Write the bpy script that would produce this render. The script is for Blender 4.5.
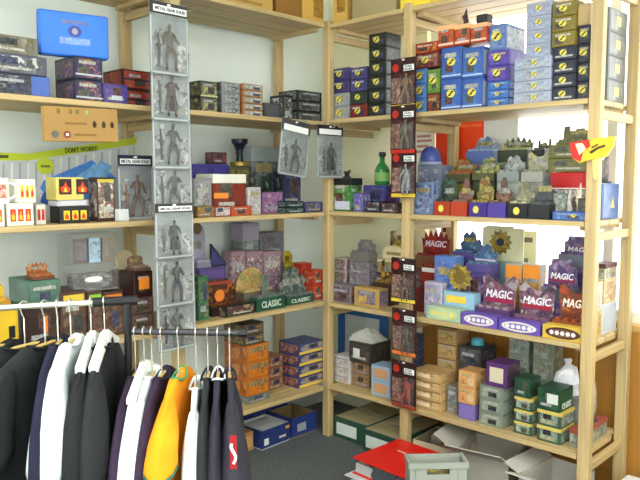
import bpy, bmesh, math, random
from mathutils import Vector, Matrix
for o in list(bpy.data.objects): bpy.data.objects.remove(o)
SC = bpy.context.scene; COL = SC.collection
# ------------------------------------------------------------------ camera, world, lights, exposure
FPX, PCX, PCY = 689.0, 320.0, 240.0
PITCH = math.atan(59 / FPX); HEAD = math.radians(43.9)
CAM = Vector((-2.7008, -2.5376, 1.4))
_fw = Vector((math.cos(HEAD), math.sin(HEAD), 0)); RT = Vector((math.sin(HEAD), -math.cos(HEAD), 0))
FW = _fw * math.cos(PITCH) - Vector((0, 0, math.sin(PITCH)))
UP = Vector((0, 0, math.cos(PITCH))) + _fw * math.sin(PITCH)
cd = bpy.data.cameras.new('camera'); cam = bpy.data.objects.new('camera', cd); COL.objects.link(cam)
cd.sensor_width = 36; cd.lens = FPX / 640 * 36; cd.clip_start = .05
cam.matrix_world = Matrix(((RT.x, UP.x, -FW.x, CAM.x), (RT.y, UP.y, -FW.y, CAM.y), (RT.z, UP.z, -FW.z, CAM.z), (0, 0, 0, 1)))
SC.camera = cam
w = bpy.data.worlds.new('daylight'); SC.world = w; w.use_nodes = True
bg = w.node_tree.nodes['Background']; bg.inputs[0].default_value = (.97, 1, .97, 1); bg.inputs[1].default_value = 3.3
def area(name, loc, size, power, col, rot=(0, 0, 0)):
    l = bpy.data.lights.new(name, 'AREA'); l.shape = 'RECTANGLE'; l.size, l.size_y = size; l.energy = power; l.color = col
    o = bpy.data.objects.new(name, l); COL.objects.link(o); o.location = loc; o.rotation_euler = rot
    return o
LAMPS = [(-3.0, -1.5), (-1.6, -2.9), (-3.4, -3.4)]
for i, (lx, ly) in enumerate(LAMPS):
    area('ceiling_lamp_light', (lx, ly, 2.70), (1.3, .9), 36, (1, 1, .95), (0, 0, math.radians(-45)))
SC.view_settings.view_transform = 'Standard'; SC.view_settings.look = 'None'
SC.view_settings.gamma = 1; SC.view_settings.use_curve_mapping = False
SC.view_settings.exposure = 0.44
# ------------------------------------------------------------------ pixel -> place helpers
def ray(px, py): return FW * FPX + RT * (px - PCX) + UP * (PCY - py)
def G(unit, px, py, v):          # hit of a pixel with the plane at depth v behind a unit's front: (along, height)
    d = ray(px, py)
    if unit == 'L':
        p = CAM + d * ((v - CAM.y) / d.y); return p.x, p.z
    p = CAM + d * ((v - CAM.x) / d.x); return -p.y, p.z
def Z(px, py, z):
    d = ray(px, py); return CAM + d * ((z - CAM.z) / d.z)
def DP(px, py, dist):
    d = ray(px, py); return CAM + d * (dist / FPX)
def world(unit, u, v, z): return Vector((u, v, z)) if unit == 'L' else Vector((v, -u, z))
def yaw(unit): return 0 if unit == 'L' else -math.pi / 2
def pyof(P):
    q = P - CAM; return PCY - FPX * q.dot(UP) / q.dot(FW)
# ------------------------------------------------------------------ materials
MATS = {}
def nt(name):
    m = bpy.data.materials.new(name); m.use_nodes = True
    return m, m.node_tree, m.node_tree.nodes['Principled BSDF']
def plain(c, rough=.55, metal=0, name=None, var=.12, scale=9, spec=.4):
    k = ('p', c, rough, metal, var, scale)
    if k in MATS: return MATS[k]
    m, t, b = nt(name or 'paint'); N = t.nodes; L = t.links
    tc = N.new('ShaderNodeTexCoord'); n = N.new('ShaderNodeTexNoise'); n.inputs['Scale'].default_value = scale
    n.inputs['Detail'].default_value = 4
    L.new(tc.outputs['Object'], n.inputs['Vector'])
    r = N.new('ShaderNodeValToRGB')
    r.color_ramp.elements[0].position = .3; r.color_ramp.elements[1].position = .7
    r.color_ramp.elements[0].color = tuple(x * (1 - var) for x in c) + (1,)
    r.color_ramp.elements[1].color = tuple(min(1, x * (1 + var)) for x in c) + (1,)
    L.new(n.outputs['Fac'], r.inputs['Fac']); L.new(r.outputs['Color'], b.inputs['Base Color'])
    b.inputs['Roughness'].default_value = rough; b.inputs['Metallic'].default_value = metal
    b.inputs['Specular IOR Level'].default_value = spec
    MATS[k] = m; return m
def wood(axis='x', c=(.53, .385, .178), dark=.72):
    k = ('w', axis, c)
    if k in MATS: return MATS[k]
    m, t, b = nt('pine_wood'); N = t.nodes; L = t.links
    tc = N.new('ShaderNodeTexCoord'); mp = N.new('ShaderNodeMapping')
    s = {'x': (2, 40, 40), 'y': (40, 2, 40), 'z': (40, 40, 2)}[axis]; mp.inputs['Scale'].default_value = s
    oi = N.new('ShaderNodeObjectInfo'); ad = N.new('ShaderNodeVectorMath'); ad.operation = 'ADD'
    L.new(tc.outputs['Object'], ad.inputs[0]); L.new(oi.outputs['Random'], ad.inputs[1])
    L.new(ad.outputs[0], mp.inputs['Vector'])
    n = N.new('ShaderNodeTexNoise'); n.inputs['Scale'].default_value = 1; n.inputs['Detail'].default_value = 6; n.inputs['Distortion'].default_value = .6
    L.new(mp.outputs['Vector'], n.inputs['Vector'])
    r = N.new('ShaderNodeValToRGB'); e = r.color_ramp.elements
    e[0].position = .3; e[1].position = .72
    e[0].color = tuple(x * dark for x in c) + (1,); e[1].color = tuple(min(1, x * 1.1) for x in c) + (1,)
    L.new(n.outputs['Fac'], r.inputs['Fac'])
    L.new(r.outputs['Color'], b.inputs['Base Color'])
    bp = N.new('ShaderNodeBump'); bp.inputs['Strength'].default_value = .15; bp.inputs['Distance'].default_value = .002
    L.new(n.outputs['Fac'], bp.inputs['Height']); L.new(bp.outputs['Normal'], b.inputs['Normal'])
    b.inputs['Roughness'].default_value = .5
    MATS[k] = m; return m
def art(cols, scale=30, seed=0, stretch=(1, 1, 1), rough=.28):
    """printed artwork: irregular patches of the palette"""
    k = ('a', tuple(cols), scale, seed, stretch)
    if k in MATS: return MATS[k]
    m, t, b = nt('printed_artwork'); N = t.nodes; L = t.links
    tc = N.new('ShaderNodeTexCoord'); mp = N.new('ShaderNodeMapping')
    mp.inputs['Location'].default_value = (seed * 1.37, seed * .71, seed * 2.3); mp.inputs['Scale'].default_value = stretch
    L.new(tc.outputs['Object'], mp.inputs['Vector'])
    nz = N.new('ShaderNodeTexNoise'); nz.inputs['Scale'].default_value = scale * .8
    mx = N.new('ShaderNodeVectorMath'); mx.operation = 'MULTIPLY_ADD'; mx.inputs[1].default_value = (1.4 / scale,) * 3
    L.new(mp.outputs['Vector'], nz.inputs['Vector']); L.new(nz.outputs['Color'], mx.inputs[0]); L.new(mp.outputs['Vector'], mx.inputs[2])
    vo = N.new('ShaderNodeTexVoronoi'); vo.inputs['Scale'].default_value = scale * 1.7; vo.feature = 'SMOOTH_F1'; vo.inputs['Smoothness'].default_value = .35
    L.new(mx.outputs[0], vo.inputs['Vector'])
    sp = N.new('ShaderNodeSeparateColor'); L.new(vo.outputs['Color'], sp.inputs[0])
    r = N.new('ShaderNodeValToRGB'); r.color_ramp.interpolation = 'LINEAR'; e = r.color_ramp.elements
    n = len(cols)
    e[0].position = 0; e[0].color = tuple(cols[0]) + (1,); e[1].position = .12 + .76 / (n - 1) if n > 2 else .9; e[1].color = tuple(cols[1]) + (1,)
    for i in range(2, n):
        q = e.new(.12 + .76 * i / (n - 1)); q.color = tuple(cols[i]) + (1,)
    L.new(sp.outputs[0], r.inputs['Fac'])
    n2 = N.new('ShaderNodeTexNoise'); n2.inputs['Scale'].default_value = 1; n2.inputs['Detail'].default_value = 3
    m2 = N.new('ShaderNodeMapping'); m2.inputs['Scale'].default_value = (scale * 2.2, scale * 2.2, scale * 5)
    L.new(mp.outputs['Vector'], m2.inputs['Vector']); L.new(m2.outputs['Vector'], n2.inputs['Vector'])
    n3 = N.new('ShaderNodeTexNoise'); n3.inputs['Scale'].default_value = scale * .55; L.new(mp.outputs['Vector'], n3.inputs['Vector'])
    mc = N.new('ShaderNodeMath'); mc.operation = 'MULTIPLY_ADD'; mc.inputs[1].default_value = .6; L.new(n3.outputs['Fac'], mc.inputs[0])
    md = N.new('ShaderNodeMath'); md.operation = 'MULTIPLY_ADD'; md.inputs[1].default_value = .9; md.inputs[2].default_value = -.25; L.new(n2.outputs['Fac'], md.inputs[0]); L.new(md.outputs[0], mc.inputs[2])
    mm = N.new('ShaderNodeMix'); mm.data_type = 'RGBA'; mm.blend_type = 'OVERLAY'; mm.inputs[0].default_value = .8
    L.new(r.outputs['Color'], mm.inputs[6]); L.new(mc.outputs[0], mm.inputs[7])
    av = tuple(sum(c[i] for c in cols) / n for i in range(3))
    ma = N.new('ShaderNodeMix'); ma.data_type = 'RGBA'; ma.inputs[0].default_value = .2; ma.inputs[7].default_value = av + (1,)
    L.new(mm.outputs[2], ma.inputs[6])
    hs = N.new('ShaderNodeHueSaturation'); hs.inputs['Saturation'].default_value = 1.0; hs.inputs['Value'].default_value = .76
    L.new(ma.outputs[2], hs.inputs['Color']); L.new(hs.outputs['Color'], b.inputs['Base Color']); b.inputs['Roughness'].default_value = rough
    MATS[k] = m; return m
def clear(tint=(.8, .85, .85), alpha=.05):
    k = ('c', tint, alpha)
    if k in MATS: return MATS[k]
    m, t, b = nt('clear_plastic'); N = t.nodes; L = t.links
    tr = N.new('ShaderNodeBsdfTransparent'); gl = N.new('ShaderNodeBsdfGlossy'); gl.inputs['Roughness'].default_value = .12
    df = N.new('ShaderNodeBsdfDiffuse'); df.inputs[0].default_value = tint + (1,)
    fr = N.new('ShaderNodeFresnel'); fr.inputs[0].default_value = 1.45
    a = N.new('ShaderNodeMixShader'); a.inputs[0].default_value = alpha
    L.new(tr.outputs[0], a.inputs[1]); L.new(df.outputs[0], a.inputs[2])
    ge = N.new('ShaderNodeNewGeometry'); iv = N.new('ShaderNodeMath'); iv.operation = 'SUBTRACT'; iv.inputs[0].default_value = 1; L.new(ge.outputs['Backfacing'], iv.inputs[1])
    ml = N.new('ShaderNodeMath'); ml.operation = 'MULTIPLY'; L.new(fr.outputs[0], ml.inputs[0]); L.new(iv.outputs[0], ml.inputs[1])
    mk = N.new('ShaderNodeMath'); mk.operation = 'MULTIPLY'; mk.inputs[1].default_value = .5; L.new(ml.outputs[0], mk.inputs[0])
    c = N.new('ShaderNodeMixShader'); L.new(mk.outputs[0], c.inputs[0]); L.new(a.outputs[0], c.inputs[1]); L.new(gl.outputs[0], c.inputs[2])
    L.new(c.outputs[0], N['Material Output'].inputs[0])
    MATS[k] = m; return m
# colours (linear)
def h(r, g, b):
    f = lambda x: ((x / 255 + .055) / 1.055) ** 2.4 if x > 10 else x / 255 / 12.92
    return (round(f(r), 4), round(f(g), 4), round(f(b), 4))
WHITE = h(232, 234, 228); BLACK = h(28, 28, 32); GOLD = h(214, 198, 84); RED = h(190, 30, 24); CREAM = h(235, 222, 175)
TAN = h(205, 170, 110); KRAFT = h(176, 140, 78); NAVY = h(30, 36, 62); BLUE = h(52, 92, 180); PURPLE = h(82, 52, 150); DGREEN = h(30, 72, 52)
OLIVE = h(128, 116, 44); GREY = h(140, 142, 145); LGREY = h(185, 190, 198); DGREY = h(58, 60, 64); ORANGE = h(225, 125, 35); SKY = h(120, 160, 205)
PINK = h(200, 140, 150); MAROON = h(105, 30, 30); BROWN = h(100, 66, 36); TEAL = h(60, 130, 140); SAGE = h(130, 150, 128)
# ------------------------------------------------------------------ mesh helpers
class MB:
    def __init__(s): s.v = []; s.f = []; s.m = []; s.mi = 0
    def add(s, vs, fs):
        o = len(s.v); s.v += [tuple(v) for v in vs]; s.f += [[o + i for i in f] for f in fs]; s.m += [s.mi] * len(fs)
    def box(s, x0, x1, y0, y1, z0, z1, M=None):
        vs = [Vector((x, y, z)) for x in (x0, x1) for y in (y0, y1) for z in (z0, z1)]
        if M: vs = [M @ v for v in vs]
        s.add(vs, [(0, 1, 3, 2), (4, 6, 7, 5), (0, 4, 5, 1), (2, 3, 7, 6), (0, 2, 6, 4), (1, 5, 7, 3)])
    def cbox(s, x0, x1, y0, y1, z0, z1, c=.002):
        X = ((x0, x0 + c), (x1, x1 - c)); Y = ((y0, y0 + c), (y1, y1 - c)); Zz = ((z0, z0 + c), (z1, z1 - c))
        vs = []; ix = {}
        for i in (0, 1):
            for j in (0, 1):
                for k in (0, 1):
                    for a in range(3):
                        ix[i, j, k, a] = len(vs)
                        vs.append((X[i][a != 0], Y[j][a != 1], Zz[k][a != 2]))
        F = []
        def q(l): F.append([ix[t] for t in l])
        for a, (p, r) in enumerate(((1, 2), (0, 2), (0, 1))):
            for sgn in (0, 1):
                l = []
                for (m_, n_) in ((0, 0), (1, 0), (1, 1), (0, 1)):
                    t = [0, 0, 0]; t[a] = sgn; t[p] = m_; t[r] = n_; l.append(tuple(t) + (a,))
                q(l)
        for a in range(3):
            p, r = [x for x in range(3) if x != a]
            for m_ in (0, 1):
                for n_ in (0, 1):
                    def T(e, f_):
                        t = [0, 0, 0]; t[a] = e; t[p] = m_; t[r] = n_; return tuple(t) + (f_,)
                    q([T(0, p), T(1, p), T(1, r), T(0, r)])
        for i in (0, 1):
            for j in (0, 1):
                for k in (0, 1): q([(i, j, k, 0), (i, j, k, 1), (i, j, k, 2)])
        s.add(vs, F)
    def prism(s, pts, y0, y1):      # polygon in x,z pushed from y0 to y1
        n = len(pts)
        s.add([(x, y0, z) for x, z in pts] + [(x, y1, z) for x, z in pts],
              [list(range(n)), list(range(2 * n - 1, n - 1, -1))] + [(i, (i + 1) % n, n + (i + 1) % n, n + i) for i in range(n)])
    def tube(s, pts, r, n=8, closed=False):
        pts = [Vector(p) for p in pts]; rs = r if isinstance(r, (list, tuple)) else [r] * len(pts)
        vs = []; m = len(pts)
        for i, p in enumerate(pts):
            d = (pts[min(i + 1, m - 1)] - pts[max(i - 1, 0)]).normalized()
            a = d.orthogonal().normalized() if i == 0 else (pa - d * pa.dot(d)).normalized()
            pa = a; b = d.cross(a)
            vs += [p + (a * math.cos(2 * math.pi * k / n) + b * math.sin(2 * math.pi * k / n)) * rs[i] for k in range(n)]
        F = [(i * n + k, i * n + (k + 1) % n, (i + 1) * n + (k + 1) % n, (i + 1) * n + k) for i in range(m - 1) for k in range(n)]
        F += [list(range(n - 1, -1, -1)), list(range((m - 1) * n, m * n))]
        s.add(vs, F)
    def lathe(s, prof, n=16, c=(0, 0, 0)):
        vs = []; m = len(prof)
        for r, z in prof:
            vs += [(c[0] + r * math.cos(2 * math.pi * k / n), c[1] + r * math.sin(2 * math.pi * k / n), c[2] + z) for k in range(n)]
        F = [(i * n + k, i * n + (k + 1) % n, (i + 1) * n + (k + 1) % n, (i + 1) * n + k) for i in range(m - 1) for k in range(n)]
        F += [list(range(n - 1, -1, -1)), list(range((m - 1) * n, m * n))]
        s.add(vs, F)
    def ball(s, c, r, n=10, m=7):
        r = r if isinstance(r, (tuple, list)) else (r, r, r)
        vs = []
        for i in range(m + 1):
            a = -math.pi / 2 + math.pi * i / m
            vs += [(c[0] + r[0] * max(.02, math.cos(a)) * math.cos(2 * math.pi * k / n), c[1] + r[1] * max(.02, math.cos(a)) * math.sin(2 * math.pi * k / n), c[2] + r[2] * math.sin(a)) for k in range(n)]
        F = [(i * n + k, i * n + (k + 1) % n, (i + 1) * n + (k + 1) % n, (i + 1) * n + k) for i in range(m) for k in range(n)]
        F += [list(range(n - 1, -1, -1)), list(range(m * n, (m + 1) * n))]
        s.add(vs, F)
    def build(s, name, mats, parent=None, loc=None, smooth=False, rot=None):
        me = bpy.data.meshes.new(name); me.from_pydata(s.v, [], s.f)
        bm = bmesh.new(); bm.from_mesh(me); bmesh.ops.recalc_face_normals(bm, faces=bm.faces); bm.to_mesh(me); bm.free()
        for m in (mats if isinstance(mats, (list, tuple)) else [mats]): me.materials.append(m)
        if max(s.m or [0]) > 0: me.polygons.foreach_set('material_index', s.m)
        if smooth: me.polygons.foreach_set('use_smooth', [True] * len(me.polygons))
        o = bpy.data.objects.new(name, me); COL.objects.link(o)
        if parent: o.parent = parent
        if loc is not None: o.location = loc
        if rot is not None: o.rotation_euler = rot
        return o
def tag(o, label, cat, group=None):
    o['label'] = label; o['category'] = cat
    if group: o['group'] = group
    return o
def struct(o): o['kind'] = 'structure'; return o
def empty(name, loc=(0, 0, 0), rz=0):
    o = bpy.data.objects.new(name, None); COL.objects.link(o); o.location = loc; o.rotation_euler = (0, 0, rz); o.empty_display_size = .05
    return o
def copy_tree(o, parent=None):
    c = o.copy(); COL.objects.link(c)
    if parent: c.parent = parent
    for ch in o.children: copy_tree(ch, c)
    return c
_txt = {}
def text_mesh(s, slant=0.0):
    if (s, slant) in _txt: return _txt[s, slant]
    cu = bpy.data.curves.new('lettering', 'FONT'); cu.body = s; cu.align_x = 'CENTER'; cu.align_y = 'CENTER'; cu.extrude = .01; cu.offset = .02; cu.shear = slant
    cu.resolution_u = 2
    o = bpy.data.objects.new('lettering', cu); COL.objects.link(o)
    me = bpy.data.meshes.new_from_object(o.evaluated_get(bpy.context.evaluated_depsgraph_get()))
    bpy.data.objects.remove(o); bpy.data.curves.remove(cu)
    xs = [v.co.x for v in me.vertices]; ys = [v.co.y for v in me.vertices]
    r = (me, max(xs) - min(xs), max(ys) - min(ys), (max(xs) + min(xs)) / 2, (max(ys) + min(ys)) / 2); _txt[s, slant] = r
    return r
def lettering(s, x, y, z, wid, hei, mat, parent, slant=0.0, side=None, roll=0):
    """flat lettering on a front face (facing -y), or on a +x side"""
    me, W, H, cx, cy = text_mesh(s, slant); me = me.copy(); me.materials.clear(); me.materials.append(mat)
    sx, sy = wid / W, hei / H
    for v in me.vertices: v.co.x = (v.co.x - cx) * sx; v.co.y = (v.co.y - cy) * sy; v.co.z *= .06
    o = bpy.data.objects.new('lettering', me); COL.objects.link(o); o.parent = parent; o.location = (x, y, z)
    o.rotation_euler = (math.pi / 2, roll, math.pi / 2 if side else 0)
    return o
def oval(name, x, y, z, rx, rz, mat, parent, n=14, t=.0012):
    b = MB(); b.prism([(rx * math.cos(2 * math.pi * k / n), rz * math.sin(2 * math.pi * k / n)) for k in range(n)], -t, .0005)
    return b.build(name, mat, parent, (x, y, z))
def plate(name, x0, x1, z0, z1, y, mat, parent, t=.001):
    b = MB(); b.box(x0, x1, -t, .0004, z0, z1); return b.build(name, mat, parent, (0, y, 0))
ORD = ['bottom', 'second', 'third', 'fourth', 'fifth', 'sixth', 'seventh', 'eighth']
def stack_label(base, i, n):
    if n == 1: return base
    if i == 0: return base + ', bottom of its stack'
    if i == n - 1: return base + ', topmost of its stack'
    return base + ', %s from the bottom' % ORD[i]
# ------------------------------------------------------------------ the room
WX, WY = .47, .44            # inner faces of the window wall and the left wall
SILL = .757; WIN0, WIN1, WTOP = -.30, -3.0, 2.62
paint = plain(h(236, 245, 240), .8, var=.02, scale=2); cream = plain(h(250, 246, 208), .8, var=.02, scale=2)  # cream tone puts the warm light on the window wall into its paint
panelwood = wood('z', h(176, 122, 48), .8)
def slab(name, x0, x1, y0, y1, z0, z1, m):
    b = MB(); b.box(x0, x1, y0, y1, z0, z1); return struct(b.build(name, m))
# carpet
def carpet():
    m, t, b = nt('carpet'); N = t.nodes; L = t.links
    tc = N.new('ShaderNodeTexCoord'); n = N.new('ShaderNodeTexNoise'); n.inputs['Scale'].default_value = 120; n.inputs['Detail'].default_value = 6
    L.new(tc.outputs['Object'], n.inputs['Vector']); r = N.new('ShaderNodeValToRGB')
    r.color_ramp.elements[0].position = .32; r.color_ramp.elements[1].position = .68
    r.color_ramp.elements[0].color = h(56, 60, 62) + (1,); r.color_ramp.elements[1].color = h(104, 108, 108) + (1,)
    L.new(n.outputs['Fac'], r.inputs['Fac']); L.new(r.outputs['Color'], b.inputs['Base Color'])
    bp = N.new('ShaderNodeBump'); bp.inputs['Strength'].default_value = .5; bp.inputs['Distance'].default_value = .004
    L.new(n.outputs['Fac'], bp.inputs['Height']); L.new(bp.outputs['Normal'], b.inputs['Normal'])
    b.inputs['Roughness'].default_value = .95; return m
slab('floor', -4.6, .6, -4.6, .6, -.06, 0, carpet())
slab('ceiling', -4.6, .6, -4.6, .6, 2.78, 2.84, paint)
slab('wall_left', -4.6, .6, WY, WY + .12, 0, 2.78, paint)
def wall_with_fill_window(name, along, lo, hi, at, w0, w1, z0=.5, z1=2.5, n=1):  # wall with an added window, unseen behind the camera, for soft front fill
    b = MB()
    def q(a, c, e, f_):
        if along == 'y': b.box(at - .12, at, a, c, e, f_)
        else: b.box(a, c, at - .12, at, e, f_)
    q(lo, w0, 0, 2.78); q(w1, hi, 0, 2.78); q(w0, w1, 0, z0); q(w0, w1, z1, 2.78); struct(b.build(name, paint))
    fill_window = empty('window_%d' % n, (at - .06, 0, z0) if along == 'y' else (0, at - .06, z0)); struct(fill_window)
    b = MB(); k = 3
    for i in range(k + 1):
        c = w0 + (w1 - w0 - .05) * i / k
        if along == 'y': b.box(-.03, .03, c, c + .05, 0, z1 - z0)
        else: b.box(c, c + .05, -.03, .03, 0, z1 - z0)
    b.build('window_frame', plain(h(225, 225, 215), .5, var=.04), fill_window)
    for i in range(k):
        c = w0 + (w1 - w0 - .05) * i / k + .05; e_ = w0 + (w1 - w0 - .05) * (i + 1) / k
        b = MB()
        if along == 'y': b.box(-.003, .003, c, e_, 0, z1 - z0)
        else: b.box(c, e_, -.003, .003, 0, z1 - z0)
        b.build('pane', clear((.9, .95, .9), .03), fill_window)
wall_with_fill_window('wall_back', 'y', -4.6, .6, -4.6, -4.2, .1, .3, 2.68, n=2)
wall_with_fill_window('wall_front', 'x', -4.6, .6, -4.6, -4.0, -.9, n=3)
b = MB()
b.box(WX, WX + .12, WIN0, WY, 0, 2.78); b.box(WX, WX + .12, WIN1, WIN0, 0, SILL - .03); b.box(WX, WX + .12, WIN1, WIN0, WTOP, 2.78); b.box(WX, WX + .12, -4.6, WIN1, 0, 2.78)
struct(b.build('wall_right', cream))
b = MB(); b.box(WX - .012, WX + .16, WIN1, WIN0, SILL - .03, SILL); struct(b.build('trim_1', wood('y', h(205, 165, 100))))
tw = empty('trim_2', (WX - .016, 0, 0)); struct(tw)
yy = WIN0
while yy > WIN1 + .1:
    b = MB(); b.cbox(0, .014, -.447, 0, .06, SILL - .032, .003); b.build('panel', panelwood, tw, (0, yy, 0)); yy -= .45
b = MB(); b.box(0, .012, WIN1, WIN0, 0, .06); b.build('skirting', panelwood, tw)
wn = empty('window_1', (WX + .07, 0, SILL)); struct(wn)
fm = plain(h(225, 225, 215), .5, var=.04)
b = MB(); H = WTOP - SILL
for y in (WIN0 - .045, WIN1, -1.32, -2.2): b.box(-.03, .03, y, y + .045, 0, H)
b.box(-.03, .03, WIN1, WIN0, 0, .05); b.box(-.03, .03, WIN1, WIN0, H - .05, H)
b.build('window_frame', fm, wn)
for y0, y1 in ((-1.32 + .045, WIN0 - .045), (-2.2 + .045, -1.32), (WIN1 + .045, -2.2)):
    b = MB(); b.box(-.003, .003, y0, y1, .05, H - .05); b.build('pane', clear((.9, .95, .9), .03), wn)
b = MB(); b.box(-4.6, WX - .02, WY - .012, WY, 0, .07); struct(b.build('baseboard_left', plain(h(200, 200, 190), .6)))
for i, (lx, ly) in enumerate(LAMPS):
    e = empty('ceiling_light', (lx, ly, 2.72), math.radians(-45))
    tag(e, ['white ceiling lamp nearest the clothes stand', 'white ceiling lamp nearest the shelves by the bright window', 'white ceiling lamp in the far corner between two added windows'][i], 'lamp', 'ceiling lamps')
    b = MB(); b.box(-.72, .72, -.52, -.46, 0, .06); b.box(-.72, .72, .46, .52, 0, .06); b.box(-.72, -.66, -.46, .46, 0, .06); b.box(.66, .72, -.46, .46, 0, .06); b.box(-.66, .66, -.46, .46, .045, .06)
    b.build('housing', fm, e)
    for k in (-.2, .2):
        b = MB(); b.tube([(-.62, k, .02), (.62, k, .02)], .016, 8); b.build('tube', plain(h(250, 250, 240), .3), e)
# ------------------------------------------------------------------ pine shelving
SH = {'L': dict(A=1.71, B=1.235, C=.757, D=.291, T=2.215), 'R': dict(A=1.722, B=1.24, C=.748, D=.293, T=2.215)}
PW = .046
def shelving(unit, label, posts_f, posts_r, segs, dep):
    e = empty('shelving_unit', (0, 0, 0), yaw(unit)); tag(e, label, 'shelves')
    top = 2.235
    for u in posts_f + posts_r:
        pass
    for u, v, zt in [(u, 0, top) for u in posts_f] + [(u, dep, 2.19) for u in posts_r]:
        b = MB(); b.cbox(-.024, .024, -.02, .02, 0, zt, .003); b.build('post', wood('z'), e, (u, v, 0))
    for key, zt in SH[unit].items():
        for (u0, u1) in segs:
            g = .026
            s = empty('shelf', (u0, 0, zt)); s.parent = e
            for q in (.03, u1 - u0 - .06):
                b = MB(); b.box(q, q + .03, .02, dep - .02, -.040, -.0222); b.build('batten', wood('y'), s)
            n = 4; w0 = -.022; tot = dep + .03
            for k in range(n):
                a = w0 + tot * k / n; c = w0 + tot * (k + 1) / n - .005
                notch = k in (0, n - 1)
                x0, x1 = (g, u1 - u0 - g) if notch else (.003, u1 - u0 - .003)
                b = MB(); b.cbox(x0, x1, a, c, -.022, 0, .002); b.build('plank', wood('x'), s)
    for u in posts_f:
        for key, zt in SH[unit].items():
            b = MB(); b.cbox(-.012, .012, .021, dep - .021, 0, .036, .002); b.build('rail', wood('y'), e, (u, 0, zt - .08))
    return e
UL = shelving('L', 'tall open pine shelving unit along the plain left wall', [-1.93, -.97], [-1.93, -.97, -.005], [(-1.93, -.97), (-.97, -.027)], .385)
UR = shelving('R', 'tall open pine shelving unit in front of the bright window', [0, .53, 1.43], [.53, 1.43], [(0, .53), (.53, 1.43)], .385)
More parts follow.
